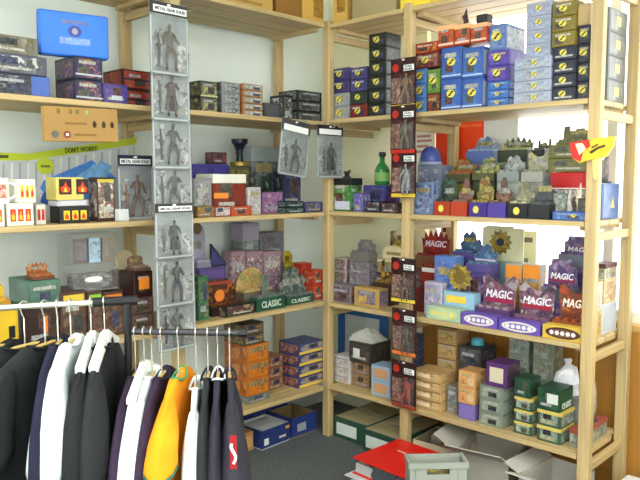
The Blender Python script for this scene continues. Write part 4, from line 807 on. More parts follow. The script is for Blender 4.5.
# far-end goods, seen past the end post
def endbox(s, v0, v1, hgt, label, body, panel, u1=1.402, wd=.06, name='card_box', logo=False, lid=None):
    z0 = zbase('R', s); b = MB(); b.cbox(-wd / 2, wd / 2, 0, v1 - v0, 0, hgt, .002); o = b.build(name, plain(body, .45), loc=world('R', u1 - wd / 2, v0, z0)); o.rotation_euler = (0, 0, yaw('R')); tag(o, label, 'box')
    b = MB(); b.box(-.0004, .001, .012, v1 - v0 - .012, .008, hgt - .008); b.build('side_panel', panel if not isinstance(panel, tuple) else plain(panel, .4), o, (wd / 2, 0, 0))
    plate('front_panel', -wd * .42, wd * .42, hgt * .1, hgt * .9, 0, panel if not isinstance(panel, tuple) else plain(panel, .4), o)
    if logo:
        b = MB(); b.prism([(-.02, -.02), (.02, -.02), (0, .025)], -.0008, 0); b.build('logo', plain(GOLD, .4), o, (wd / 2 + .001, (v1 - v0) * .6, hgt * .45), rot=(0, 0, math.pi / 2))
    if lid:
        b = MB(); b.cbox(-wd / 2 - .002, wd / 2 + .002, -.002, v1 - v0 + .002, hgt * .72, hgt + .0005, .002); b.build('lid', plain(lid, .45), o)
    return z0 + hgt + .0005
q = endbox('B', .16, .34, .15, 'blue box with yellow triangle behind the end post', h(76, 110, 170), art((h(90, 124, 184), h(70, 104, 164), h(110, 140, 190)), 14, 82), logo=True)
endbox('B', .06, .15, .09, 'dark brown box in front of the triangle box', h(70, 56, 50), art((h(90, 70, 60), h(50, 44, 44), h(120, 110, 90)), 30, 83))
o = lump('R', q, 0, 0, .09, 'x', GREY) if False else None
def endlump(z0, u, v, wd, hg, label, colr, seed):
    b = MB(); b.lathe([(0, 0), (wd * .5, 0), (wd * .5, .008), (0, .01)], 12); o = b.build('figurine', plain(h(70, 70, 70), .6), loc=world('R', u, v, z0)); tag(o, label, 'figurine')
    b = MB(); b.tube([(-wd * .1, 0, .008), (0, 0, hg * .35), (wd * .12, 0, hg * .7), (wd * .3, 0, hg * .82), (wd * .45, 0, hg * .6)], [wd * .3, wd * .36, wd * .26, wd * .16, wd * .08], 10)
    b.tube([(-wd * .3, 0, hg * .1), (-wd * .45, 0, hg * .45), (-wd * .2, 0, hg * .75)], [wd * .1, wd * .12, wd * .05], 8); b.build('body', plain(colr, .5, var=.3, scale=40), o, smooth=True)
endlump(q, 1.372, .25, .058, .13, 'hunched grey figurine on the triangle box', h(120, 112, 108), 3)
# ------------------------------------------------------------------ RIGHT UNIT, third storey
ART_BRN = art((h(130, 110, 110), h(90, 76, 90), h(170, 156, 150), h(110, 70, 70), h(70, 60, 80)), 44, 84)
carton('R', 'C', 332, 351, 285, 'grey violet box with brown columns at the corner post', h(130, 120, 130), ART_BRN, v=.02, d=.09)
carton('R', 'C', 354, 379, 288, 'tan edged box with violet window at the shelf edge', h(196, 160, 90), art((h(150, 130, 150), h(110, 90, 120), h(190, 176, 170)), 36, 85), v=.015, d=.08, border=.14)
carton('R', 'C', 334, 346, 258, 'white and red flat box by the corner', h(200, 190, 186), art((WHITE, h(170, 70, 60), h(180, 170, 170), h(80, 80, 90)), 34, 86), v=.16, d=.1, n=3)
zq = carton('R', 'C', 349, 369, 262, 'grey lilac flat box in the four high pile', h(140, 130, 140), art((h(160, 150, 156), h(110, 100, 120), h(190, 184, 180), h(80, 70, 90)), 36, 87), v=.14, d=.1, n=3)
display('R', zq, 350, 368, 241, 253, 'small stepped grey display on the lilac pile', h(130, 126, 120), art((h(150, 146, 140), h(110, 106, 110), h(180, 176, 170)), 36, 25), 'wide', v=.15, d=.08)
zz_ = carton('R', 'C', 374, 396, 273, 'dark brown box below the cream arched display', h(80, 60, 50), ART_BRN, v=.2, d=.1)
display('R', zz_, 375, 397, 247, 262, 'cream arched display behind the carded figures', h(170, 150, 110), h(212, 200, 160), 'arch', v=.21, d=.085)
display('R', 'C', 373, 390, 259, 283, 'dark display with yellow zigzag header', h(70, 50, 46), art((h(80, 50, 40), h(50, 36, 36), h(220, 180, 60), h(110, 70, 60)), 40, 26), 'castle', v=.11, d=.08)
zz_ = carton('R', 'C', 386, 405, 262, 'brown box carrying the tall stepped display', h(90, 66, 56), ART_BRN, v=.305, d=.06)
b = MB(); u_, wd_, hg_ = span('R', 389, 406, 229, .31, zz_); b.prism([(x * wd_, zz * hg_) for x, zz in SHAPES['castle']], 0, .03); o = b.build('display_card', art((h(110, 90, 60), h(70, 50, 40), h(220, 190, 60), h(150, 140, 110)), 30, 88), loc=world('R', u_, .315, zz_)); o.rotation_euler = (0, 0, yaw('R')); tag(o, 'stepped brown and yellow standing card beside the middle post', 'display card')
plate('card_panel', -wd_ * .3, wd_ * .3, hg_ * .1, hg_ * .5, 0, plain(h(214, 180, 60), .5), o)
MAGT = 'MAGIC'
ART_MR = art((h(150, 34, 30), h(110, 26, 28), h(180, 60, 40), h(130, 30, 34)), 26, 89)
ART_MP = art((h(86, 60, 130), h(60, 44, 100), h(130, 110, 160), h(110, 50, 80), h(160, 150, 180)), 22, 90)
ART_TEAL = art((h(70, 120, 160), h(40, 70, 120), h(130, 170, 190), h(50, 90, 130), h(90, 80, 150)), 40, 91)
ART_SUN = art((h(190, 160, 50), h(120, 100, 40), h(214, 186, 80), h(90, 80, 40)), 40, 92)
zq = carton('R', 'C', 414, 444, 268, 'red brown base box under the red lettered display', h(110, 70, 56), ART_BRN, v=.2, d=.11)
display('R', zq, 415, 443, 230, 256, 'dark red flame topped display lettered in white', h(130, 90, 66), ART_MR, 'flame', v=.205, d=.1, text=MAGT, tcol=h(226, 214, 226), textz=.6)
display('R', 'C', 413, 429, 259, 291, 'small dark red display beside the middle post', h(120, 50, 46), ART_MR, 'flame', v=.1, d=.085, band=(WHITE, .72, .8))
zq = carton('R', 'C', 452, 474, 262, 'indigo base box under the teal display', h(80, 80, 140), ART_MP, v=.24, d=.11)
display('R', zq, 453, 475, 232, 252, 'teal cloud shaped display with violet strip', h(90, 80, 150), ART_TEAL, 'cloud', v=.25, d=.09)
zq = carton('R', 'C', 466, 490, 272, 'violet base box under the second teal display', h(84, 76, 140), ART_MP, v=.15, d=.085)
display('R', zq, 466, 491, 245, 264, 'teal cloud shaped display in front of the other', h(96, 84, 150), ART_TEAL, 'cloud', v=.152, d=.08, band=(h(190, 186, 214), .3, .42))
# cream backing panel with gold sun
zq = carton('R', 'C', 492, 520, 262, 'pale green base box under the gold sun display', h(150, 176, 176), h(150, 180, 184), v=.3, d=.06)
u_, wd_, hg_ = span('R', 481, 522, 228, .315, zq)
b = MB(); b.box(-wd_ / 2, wd_ / 2, 0, .006, 0, hg_); o = b.build('display_card', plain(h(206, 204, 168), .6), loc=world('R', u_, .33, zq)); o.rotation_euler = (0, 0, yaw('R')); tag(o, 'cream standing card with gold sunburst in the back row', 'display card')
b = MB(); b.prism([(x * .125, zz * .125) for x, zz in SHAPES['sun']], 0, .004); q = b.build('sunburst', ART_SUN, o, (-.01, -.0045, hg_ * .18)); oval('sunburst_eye', 0, -.0004, .0625, .02, .02, plain(h(40, 44, 70), .4), q)
carton('R', 'C', 434, 455, 256, 'translucent blue box behind the lilac one', h(90, 130, 200), art((h(90, 130, 206), h(130, 160, 220), h(70, 110, 190), h(150, 150, 200)), 18, 93), v=.11, d=.08)
carton('R', 'C', 424, 442, 282, 'white and lilac box below the translucent blue one', h(190, 186, 206), art((h(210, 206, 220), h(160, 140, 180), h(190, 200, 214), h(130, 90, 130)), 24, 94), v=.055, d=.05)
zs = carton('R', 'C', 443, 474, 292, 'pale sky blue box under the gold sun header', h(150, 190, 214), h(150, 192, 216), v=.06, d=.06, inset=(h(224, 190, 70), .1, .75, .6, .85))
b = MB(); b.prism([(x * .135, zz * .135) for x, zz in SHAPES['sun']], 0, .005); u_, _ = G('R', 460, 280, .07); o = b.build('sun_sign', ART_SUN, loc=world('R', u_, .066, zs - .01 + .0105)); o.rotation_euler = (0, 0, yaw('R')); tag(o, 'gold sunburst sign standing on the pale blue box', 'sign')
oval('sunburst_eye', 0, -.0004, .0675, .024, .02, plain(h(36, 40, 70), .4), o)
b = MB(); b.prism([(x * .075, .0675 + (zz - .5) * .075) for x, zz in SHAPES['sun']], -.002, 0); b.build('inner_ring', plain(h(110, 90, 40), .4), o)
display('R', 'C', 475, 510, 277, 309, 'purple cut-out display lettered in white beside the sunburst', h(90, 60, 110), art((h(90, 50, 80), h(60, 36, 70), h(140, 110, 130), h(120, 40, 60), h(170, 160, 170)), 24, 95), 'dip', v=.06, d=.085, text=MAGT, tcol=h(235, 225, 240), band=(h(140, 30, 70), .42, .52), textz=.6)
display('R', 'C', 512, 549, 285, 319, 'purple cut-out display lettered in white beside the orange one', h(96, 66, 120), art((h(90, 50, 90), h(60, 36, 70), h(140, 110, 140), h(130, 40, 60), h(200, 190, 190)), 24, 96), 'dip', v=.06, d=.085, text=MAGT, tcol=h(240, 230, 240), band=(h(150, 34, 60), .42, .52), textz=.6)
display('R', 'C', 552, 588, 287, 322, 'orange brown display lettered in white by the end post', h(150, 76, 40), art((h(190, 84, 36), h(130, 56, 36), h(90, 60, 50), h(210, 120, 60)), 22, 97), 'dip', v=.06, d=.085, text=MAGT, tcol=h(245, 238, 225), textz=.62)
lab = ['pale green low box with yellow marks at the shelf edge', 'violet low box with oval ring below the sunburst', 'violet low box with oval ring below the purple displays', 'yellow low box with dark oval at the shelf edge']
for k, (a, c, yt_, bc, oc, ic) in enumerate(((426, 460, 307, h(170, 196, 176), h(190, 196, 120), h(170, 196, 176)), (461, 497, 314, h(110, 84, 180), h(214, 206, 200), h(130, 110, 170)), (498, 540, 321, h(104, 80, 176), h(214, 206, 200), h(130, 110, 170)), (542, 584, 326.5, h(222, 184, 70), h(70, 44, 34), h(110, 76, 50)))):
    before = set(bpy.data.objects); carton('R', 'C', a, c, yt_, lab[k], bc, None, v=-.008, d=.06, name='low_box')
    o = [q for q in bpy.data.objects if q not in before and q.parent is None][0]; _, w_, H_ = span('R', a, c, yt_, -.008, SH['R']['C'])
    oval('oval_ring', 0, 0, H_ / 2, w_ * .42, H_ * .4, plain(oc, .4), o, 20); oval('oval_centre', 0, -.0012, H_ / 2, w_ * .34, H_ * .27, plain(ic, .4), o, 20)
    for q in range(5):
        oval('petal', (q - 2) * w_ * .13, -.0024, H_ / 2, w_ * .05, H_ * .16, plain(h(225, 222, 230) if k else h(220, 205, 90), .5, var=.02), o, 8)
zq = carton('R', 'C', 543, 571, 300, 'violet grey base box under the lower purple display', h(110, 96, 130), ART_MP, v=.15, d=.11)
zq = display('R', zq, 541, 571, 261, 288, 'grey violet display lettered in white, lower of two', h(110, 116, 130), ART_MP, 'wide', v=.155, d=.1, text=MAGT, tcol=h(240, 236, 240), band=(h(130, 40, 80), .38, .5), textz=.55)
zq = carton('R', 'C', 561, 588, 268, 'violet grey tall base box in the back row by end post', h(110, 100, 130), ART_MP, v=.275, d=.085)
display('R', zq, 558, 590, 238, 255, 'grey violet display lettered in white, upper of two', h(110, 116, 130), ART_MP, 'wide', v=.28, d=.08, text=MAGT, tcol=h(240, 236, 240), band=(h(130, 40, 80), .38, .5), textz=.55)
for k, (a, c) in enumerate(((505, 521), (522, 540))):
    carton('R', 'C', a, c, 264, ['orange topped card box beside the gold sun card', 'orange topped card box behind the lower purple display'][k], h(200, 190, 180), art((h(224, 140, 50), h(200, 110, 40), h(190, 150, 100), h(226, 170, 80)), 26, 98), v=.235, d=.06, stripe=(h(224, 140, 44), .75, .98))
q = endbox('C', .15, .2, .11, 'cream box with brown pattern behind the end post', h(200, 170, 110), art((h(220, 190, 120), h(150, 110, 60), h(230, 214, 170)), 26, 99))
q2 = endbox('C', .205, .36, .13, 'pale grey plain box behind the end post', h(190, 194, 200), h(176, 180, 188))
q2 = endbox(q2, .215, .35, .1, 'cream printed box on the pale grey plain box', h(206, 180, 130), art((h(226, 204, 150), h(190, 150, 90), h(170, 120, 120), h(236, 226, 190)), 26, 100))
endbox(q2, .22, .345, .07, 'box with red and black edge on the cream printed box', h(190, 186, 160), art((h(200, 196, 170), h(110, 110, 120), h(180, 160, 120)), 30, 101), lid=h(80, 36, 36))
endbox(q, .152, .198, .12, 'pink cream picture box on the brown patterned one', h(210, 190, 170), art((h(226, 200, 180), h(190, 140, 140), h(236, 226, 206), h(160, 130, 110)), 24, 102))
# ------------------------------------------------------------------ RIGHT UNIT, lowest shelf
carton('R', 'D', 334, 350, 356, 'white and orange paper box at the corner post', h(210, 206, 200), art((WHITE, h(200, 204, 210), h(220, 160, 100), h(180, 184, 190)), 18, 103), v=.06, d=.1, n=3)
zq = carton('R', 'D', 353, 369, 363, 'tan and black flat box under the bagged dark box', h(150, 120, 90), art((h(190, 150, 100), h(60, 50, 60), h(220, 160, 70), h(130, 110, 120)), 34, 104), v=.07, d=.14, n=2)
zq = carton('R', zq, 349, 371, 343, 'dark brown box with white square in clear wrap', h(64, 56, 50), art((h(74, 64, 58), h(54, 48, 46), h(96, 86, 80)), 22, 105), v=.06, d=.17, inset=(h(200, 206, 196), .2, .5, .25, .7))
b = MB(); rnd = random.Random(5); u_, z1_ = G('R', 362, 329, .12); hg_ = z1_ - zq
nx, ny = 9, 7; vs = []
for i in range(nx):
    for j in range(ny):
        s_, t_ = i / (nx - 1) * 2 - 1, j / (ny - 1) * 2 - 1
        vs.append((s_ * .085, .08 + t_ * .07, max(0.0005, hg_ * (1 - s_ * s_) ** .5 * (1 - t_ * t_) ** .5 * (.7 + .5 * rnd.random()))))
b.add(vs, [(i * ny + j, (i + 1) * ny + j, (i + 1) * ny + j + 1, i * ny + j + 1) for i in range(nx - 1) for j in range(ny - 1)] + [[i * ny for i in range(nx)] + [(nx - 1) * ny + j for j in range(1, ny)] + [i * ny + ny - 1 for i in range(nx - 2, -1, -1)] + [j for j in range(ny - 2, 0, -1)]])
o = b.build('plastic_bag', clear((.7, .7, .64), .55), loc=world('R', u_ + .02, .07, zq)); o.rotation_euler = (0, 0, yaw('R')); tag(o, 'crumpled clear plastic bag on the dark brown box', 'bag')
carton('R', 'D', 371, 390, 366, 'pale blue box with orange picture panel', h(160, 186, 210), h(214, 160, 110), v=.02, d=.1, n=2, border=.16)
# blue frame leaning at the back
u0_, z1_ = G('R', 338, 305, .33); u1_, _ = G('R', 386, 340, .33); W_ = u1_ - u0_; H_ = z1_ - SH['R']['D'] - .01
b = MB(); H_ = .368; t_ = .05
b.box(0, W_, 0, .02, 0, t_); b.box(0, W_, 0, .02, H_ - t_, H_); b.box(0, t_, 0, .02, t_, H_ - t_); b.box(W_ - t_, W_, 0, .02, t_, H_ - t_)
o = b.build('picture_frame', plain(h(44, 98, 158), .5, var=.05), loc=world('R', u0_, .33, SH['R']['D'])); o.rotation_euler = (math.radians(0), 0, yaw('R')); tag(o, 'thick blue frame leaning at the back of the lowest shelf', 'frame')
b = MB(); b.box(t_, W_ - t_, .008, .014, t_, H_ - t_); b.build('backing', plain(h(190, 196, 190), .6), o)
carton('R', 'D', 400, 413, 335, 'dark blue grey flat box behind the middle post', h(70, 74, 104), art((h(80, 84, 110), h(50, 54, 80), h(120, 124, 140)), 34, 106, (.4, 1, 2)), v=.13, d=.1, n=7)
ART_TAN = art((h(222, 184, 128), h(206, 164, 108), h(232, 204, 156), h(196, 150, 96)), 20, 107)
carton('R', 'D', 414, 441, 371, 'tan card box with dark lid line beside carded figures', h(205, 165, 108), ART_TAN, v=.02, d=.12, n=4, stripe=(h(120, 90, 60), .84, .92), inset=(h(236, 210, 170), .1, .6, .25, .65))
carton('R', 'D', 437, 456, 328, 'tan card box in the taller back pile', h(205, 165, 108), ART_TAN, v=.19, d=.12, n=5, stripe=(h(120, 90, 60), .84, .92))
carton('R', 'D', 447, 457, 386, 'clear wrapped grey box between tan piles', h(140, 136, 130), art((h(150, 146, 140), h(90, 86, 84), h(190, 186, 180), h(90, 140, 160)), 34, 108), v=.055, d=.09)
zq = carton('R', 'D', 458, 475, 404, 'violet box at the foot of a tan pile', h(120, 104, 170), h(130, 112, 184), v=.025, d=.1)
zq = carton('R', zq, 458, 475, 371, 'tan orange card box on the violet one', h(214, 160, 96), art((h(226, 176, 110), h(214, 150, 84), h(236, 206, 160)), 20, 109), v=.025, d=.1, n=2)
zq = carton('R', 'D', 464, 481, 372, 'tan base box under the dark wrapped box', h(190, 160, 120), ART_TAN, v=.15, d=.1, n=3)
zq = carton('R', zq, 459, 481, 347, 'dark box in clear wrap on the tan pile', h(60, 58, 60), art((h(74, 72, 72), h(48, 46, 50), h(110, 110, 110)), 24, 110), v=.14, d=.14)
b = MB(); R_ = .032; b.lathe([(0, 0), (R_, 0), (R_, .026), (R_ - .003, .03), (0, .03)], 18); u_, _ = G('R', 477, 340, .2); o = b.build('tape_roll', plain(h(80, 170, 190), .3), loc=world('R', u_ - .005, .215, zq)); tag(o, 'teal round tin on the dark wrapped box', 'tin')
b = MB(); b.lathe([(0, .03), (R_ * .7, .03), (R_ * .7, .032), (0, .032)], 18); b.build('lid', plain(h(150, 200, 206), .3), o)
zq = carton('R', 'D', 479, 503, 386, 'grey green card box with pale panel', h(126, 138, 122), art((h(150, 160, 144), h(130, 142, 128), h(170, 176, 160)), 20, 111), v=.02, d=.1, n=3, border=.12)
carton('R', zq, 486, 507, 363, 'purple framed box with cream panel on grey green pile', h(90, 50, 110), h(214, 204, 176), v=.02, d=.12, border=.17, side=art((h(70, 50, 70), h(100, 80, 90), h(50, 40, 50)), 24, 8))
carton('R', 'D', 508, 528, 334, 'pale grey green box high in the back row', h(150, 160, 146), art((h(160, 170, 156), h(130, 140, 126), h(190, 196, 184)), 24, 112), v=.24, d=.1, n=4)
carton('R', 'D', 532, 553, 339, 'sage box high in the back row under plastic', h(140, 150, 130), art((h(150, 160, 140), h(120, 130, 114), h(180, 184, 170)), 24, 113), v=.24, d=.1, n=4)
def layered(s, a, c, yt, label, body, v, d, n, txt=None):
    before = set(bpy.data.objects)
    zt = carton('R', s, a, c, yt, label, body, art((h(140, 156, 140), h(110, 130, 114), h(180, 190, 176), h(90, 110, 96)), 40, 114), v=v, d=d, n=n, lid=h(196, 176, 90), border=.12)
    return zt
zq = layered('D', 514, 532, 398, 'green card box with yellow lid in the left pile', h(50, 84, 62), .03, .1, 3)
carton('R', zq, 514, 530, 378, 'bottle green box on the left green pile', h(36, 74, 52), art((h(44, 84, 60), h(30, 60, 44), h(70, 104, 80)), 24, 115), v=.035, d=.1)
zq = layered('D', 537, 561, 411, 'green card box with yellow lid in the right pile', h(60, 90, 70), .02, .13, 2)
before = set(bpy.data.objects)
zq2 = carton('R', zq, 537, 560, 389, 'bottle green lettered box on the right green pile', h(30, 70, 48), art((h(36, 78, 54), h(26, 56, 40), h(60, 96, 72)), 20, 116), v=.02, d=.13, side=h(34, 76, 52))
o = [q for q in bpy.data.objects if q not in before and q.parent is None][0]; _, w_, H_ = span('R', 537, 560, 389, .02, zq)
lettering('CLASSIC', w_ / 2 + .0018, .065, H_ * .25, .09, H_ * .28, plain(h(210, 220, 205), .5), o, 0, side=True)
plate('pale_panel', -w_ * .05, w_ * .42, H_ * .35, H_ * .8, -.001, plain(h(200, 205, 195), .5), o)
# crumpled white plastic
zq3 = carton('R', 'D', 561, 580, 398, 'grey box under the white plastic bag', h(130, 136, 130), h(140, 146, 138), v=.175, d=.12)
b = MB(); rnd = random.Random(8); u_, z1_ = G('R', 571, 366, .21); hg_ = z1_ - zq3; prof = [(.0, .0), (.042, 0), (.05, hg_ * .2), (.052, hg_ * .45), (.046, hg_ * .7), (.03, hg_ * .88), (.012, hg_)]
b.lathe(prof, 14); b.v = [(x * (1 + .5 * (rnd.random() - .5)), y * (1 + .5 * (rnd.random() - .5)), z_ + (.012 * (rnd.random() - .5) if 0 < z_ < hg_ else 0)) for x, y, z_ in b.v]
o = b.build('plastic_bag', plain(h(226, 226, 232), .3), loc=world('R', u_ - .02, .23, zq3)); tag(o, 'white crumpled plastic bag behind the green piles', 'bag')
b = MB(); b.tube([(0, 0, hg_ * .96), (.01, .01, hg_ + .012), (.02, -.005, hg_ + .02)], [.012, .018, .006], 7); b.build('knot', plain(h(226, 226, 232), .3), o)
q = endbox('D', .05, .3, .075, 'grey green box with red lid behind the end post', h(120, 130, 116), art((h(140, 150, 134), h(104, 114, 100), h(180, 186, 170)), 30, 117), lid=h(150, 70, 60))
endlump(q, 1.372, .2, .055, .2, 'tall grey wrapped figure on the red lidded box', h(150, 146, 130), 6)
# ------------------------------------------------------------------ window posters, seen behind the second storey
def sheet(px0, px1, y0, y1, label, c, name='poster', prints=None, x=.455, cat='poster'):
    a, z1 = G('R', px0, y0, x); c_, z0 = G('R', px1, y1, x); z1 = G('R', (px0 + px1) / 2, y0, x)[1]; z0 = G('R', (px0 + px1) / 2, y1, x)[1]
    if y1 == 300: z0 = SILL
    W = c_ - a; H = z1 - z0
    b = MB(); b.cbox(-W / 2, W / 2, 0, .004, 0, H, .001); o = b.build(name, plain(c, .6, var=.04), loc=world('R', (a + c_) / 2, x, z0)); o.rotation_euler = (0, 0, yaw('R')); tag(o, label, cat)
    for k, (p0, p1, q0, q1, cc) in enumerate(prints or []): plate('print', -W / 2 + p0 * W, -W / 2 + p1 * W, q0 * H, q1 * H, 0, plain(cc, .6), o)
    return o
sheet(436, 482, 122, 215, 'orange red poster hung in the window', h(236, 70, 20), prints=[(.04, .96, .94, .965, h(240, 110, 60))])
sheet(484, 516, 119, 215, 'white blank poster board in the window', h(214, 218, 214), prints=[(.05, .95, .02, .03, h(190, 194, 190))])
sheet(414, 434, 124, 214, 'white sheet with pink printed lines beside the post', h(240, 236, 214), prints=[(.15, .8, .85, .88, PINK), (.15, .85, .8, .83, PINK), (.15, .7, .74, .77, PINK), (.15, .85, .68, .71, PINK)])
sheet(517, 535, 231, 300, 'cream notice with grey squares in the window', h(236, 230, 190), prints=[(.3, .8, .86, .92, h(120, 116, 100)), (.35, .6, .6, .66, h(150, 146, 130))])
sheet(441, 449, 221, 300, 'small tan notice with dark corner in the window', h(200, 190, 150), prints=[(.2, .9, .86, .98, h(90, 50, 30))])
sheet(486, 512, 226, 300, 'grey green notice board in the window', h(176, 184, 160), prints=[(.1, .5, .86, .98, h(240, 232, 150)), (.75, .9, .88, .96, h(230, 214, 40))])
# ------------------------------------------------------------------ cartons on top of the units
def topbox(unit, x0, x1, v, d, hgt, label, c, prints=None, flap=False):
    a, _ = G(unit, x0, 10, v); c_, _ = G(unit, x1, 10, v); W = c_ - a; z0 = SH[unit]['T']
    b = MB(); b.cbox(-W / 2, W / 2, 0, d, 0, hgt, .003); o = b.build('cardboard_carton', plain(c, .8, var=.07), loc=world(unit, (a + c_) / 2, v, z0)); o.rotation_euler = (0, 0, yaw(unit)); tag(o, label, 'carton')
    b = MB(); b.box(-W / 2 - .001, W / 2 + .001, d * .45, d * .55, hgt * .7, hgt + .001); b.box(-W * .02, W * .02, -.001, d * .5, hgt - .0005, hgt + .001); b.build('tape', plain(tuple(x * .8 for x in c), .4), o)
    for (p0, p1, q0, q1, cc) in prints or []: plate('print', -W / 2 + p0 * W, -W / 2 + p1 * W, q0 * hgt, q1 * hgt, 0, cc, o)
    if flap:
        b = MB(); b.box(0, W * .5, 0, .004, 0, .1, Matrix.Rotation(math.radians(-35), 4, 'X')); b.build('flap', plain(c, .8), o, (0, 0, hgt))
    return o
topbox('L', 160, 214, .03, .3, .2, 'long kraft carton on top of the left shelves', h(196, 158, 92))
topbox('L', 216, 273, .02, .32, .22, 'kraft carton beside the dark brown one, top shelf', h(190, 150, 82), [(.2, .8, .1, .16, plain(h(150, 116, 60), .8))])
topbox('L', 276, 300, .03, .25, .25, 'dark brown carton on top of the left shelves', h(140, 96, 40))
topbox('R', 333, 346, .02, .3, .2, 'sandy carton with brown stamped marks above the corner', h(206, 164, 84), [(.3, .95, .3, .95, art((h(206, 164, 84), h(140, 100, 40), h(190, 146, 70)), 60, 9))], True)
topbox('L', 303, 324, .03, .3, .24, 'golden kraft carton with stamped side at the corner', h(206, 164, 80), [(.5, .95, .15, .95, art((h(206, 164, 80), h(150, 110, 44), h(196, 150, 70)), 60, 11))])
topbox('R', 352, 396, .02, .3, .18, 'grey brown carton on top beside the middle post', h(160, 146, 106), flap=True)
topbox('R', 400, 428, -.01, .2, .16, 'bright yellow carton on top above the middle post', h(236, 206, 60))
topbox('R', 470, 560, .04, .28, .2, 'wide yellow tinted carton on top near the end post', h(224, 190, 80))
# ------------------------------------------------------------------ strip of large blister packs on the left front post
SC_ = plain(h(122, 128, 130), .35, var=.2, scale=20)
def hook(unit, u, v, z, ln):
    b = MB(); b.tube([(0, 0, 0), (0, -ln, 0), (0, -ln - .006, .008)], .0025, 6); b.box(-.008, .008, -.001, .004, -.02, .01)
    b.build('hook', plain(h(190, 190, 190), .3, .9), UL if unit == 'L' else UR, (u, v, z))
tops = [3, 50, 98, 145, 203, 234, 282]; bots = [75, 121, 169, 214, 258, 306, 350]
figc = [h(74, 66, 50), h(58, 38, 32), h(50, 50, 42), h(62, 60, 54), h(36, 32, 32), h(52, 54, 56), h(70, 72, 72)]
labs = ['topmost blister pack of the post strip, crouched figure and rifle', 'second blister pack down the post strip, brown coated figure', 'third blister pack down the post strip, two dark figures', 'fourth blister pack down the post strip, grey figure', 'fifth blister pack down the post strip, white header over black figure', 'sixth blister pack down the post strip, running grey figure', 'lowest blister pack on the post strip, behind the clothes rail']
for i in range(7):
    v = (-.135 + .027 * i) if i < 4 else (-.135 + .027 * (i - 4))
    xl = 149.5 + 9 * (tops[i] / 340); xr = xl + 38.5
    u0, z1 = G('L', (xl + xr) / 2, tops[i], v); _, z0 = G('L', (xl + xr) / 2, bots[i], v)
    ym = (tops[i] + bots[i]) / 2
    a, _ = G('L', xl, ym, v); c, _ = G('L', xr, ym, v)
    first = i in (0, 4)
    blister('L', ((a + c) / 2, v, z0), c - a, z1 - z0, labs[i], SC_, plain(h(44, 34, 34), .4) , (MG, [(.03, .9, .78, .045)]) if first else None, 'large blister packs on the left post', i, figc[i], .17, bub=.02, second=figc[(i + 2) % 7], hdrbox=(.4, .46, .855, .945) if first else None, fs=.72 if not first else .8)
    hook('L', -.97, -.021, z1 - .012, abs(v) - .021 + .004)
# two packs hanging by the corner
u, z1 = G('L', 296, 121, -.05); _, z0 = G('L', 292, 176, -.05)
a, _ = G('L', 279, 150, -.05); c, _ = G('L', 308, 150, -.05)
blister('L', ((a + c) / 2 - .012, -.05, z0), c - a, z1 - z0 + .005, 'tilted grey blister pack hanging from the shelf edge', SC_, plain(h(60, 62, 60), .4), None, None, 8, h(56, 60, 62), .22, bub=.024, second=DGREY, rolls=math.radians(7), strip=None, hdrbox=(.42, .42, .79, .9))
a, _ = G('L', 317, 150, -.05); c, _ = G('L', 343, 150, -.05); _, z1 = G('L', 330, 125, -.05); _, z0 = G('L', 330, 178, -.05)
blister('L', ((a + c) / 2, -.05, z0), c - a, z1 - z0, 'upright grey blister pack hanging on the corner post', SC_, plain(h(36, 36, 40), .4), None, None, 10, h(60, 62, 66), .2, bub=.024, second=DGREY, hdrbox=(.42, .42, .82, .92))
hook('L', -.02, -.021, z1 - .012, .04); hook('L', -.22, -.022, SH['L']['A'] - .012, .035)
# ------------------------------------------------------------------ small carded figures on the middle front post
CB = art((h(40, 22, 24), h(60, 26, 26), h(28, 18, 20), h(90, 36, 30)), 24, 130)
y0s = [58, 105, 149, 258, 309, 361]; y1s = [109, 154, 198, 303, 356, 408]
sl = ['first', 'second', 'third', 'fourth', 'fifth', 'lowest']
fc = [h(120, 84, 54), h(96, 86, 62), h(130, 130, 132), h(96, 60, 46), h(70, 60, 50), h(130, 44, 30)]
for i in range(6):
    v = -.05; xm = 403 + .003 * y0s[i]
    _, z1 = G('R', xm, y0s[i], v); u, z0 = G('R', xm, (y0s[i] + y1s[i]) / 2, v); _, z0 = G('R', xm, y1s[i], v)
    wd = .148
    blister('R', world('R', u, v - .004 * (i % 2), z0), wd, z1 - z0, ('lowest' if i == 5 else sl[i] + ' dark red') + ' carded figure down the middle post', CB, plain(h(46, 22, 24), .4), ('STAR\nWARS', [(.2, .8, .34, .09)]), 'carded figures on the middle post', 20 + i, fc[i], .3, bub=.02, disc=(-.3, .82, .13, h(170, 40, 30)), strip=[h(226, 206, 60), h(190, 40, 30), h(214, 180, 60), h(226, 200, 60), h(220, 120, 50), h(150, 60, 40)][i], fs=.95, hdrbox=(-.02, .42, .745, .86), tcol=BLACK,
            card_panel=(art((h(150, 120, 110), h(70, 50, 60), h(190, 160, 140), h(110, 40, 40)), 50, i), -.46, -.12, .12, .62))
    hook('R', .53, -.021, z1 - .009, .03 + .004 * (i % 2))
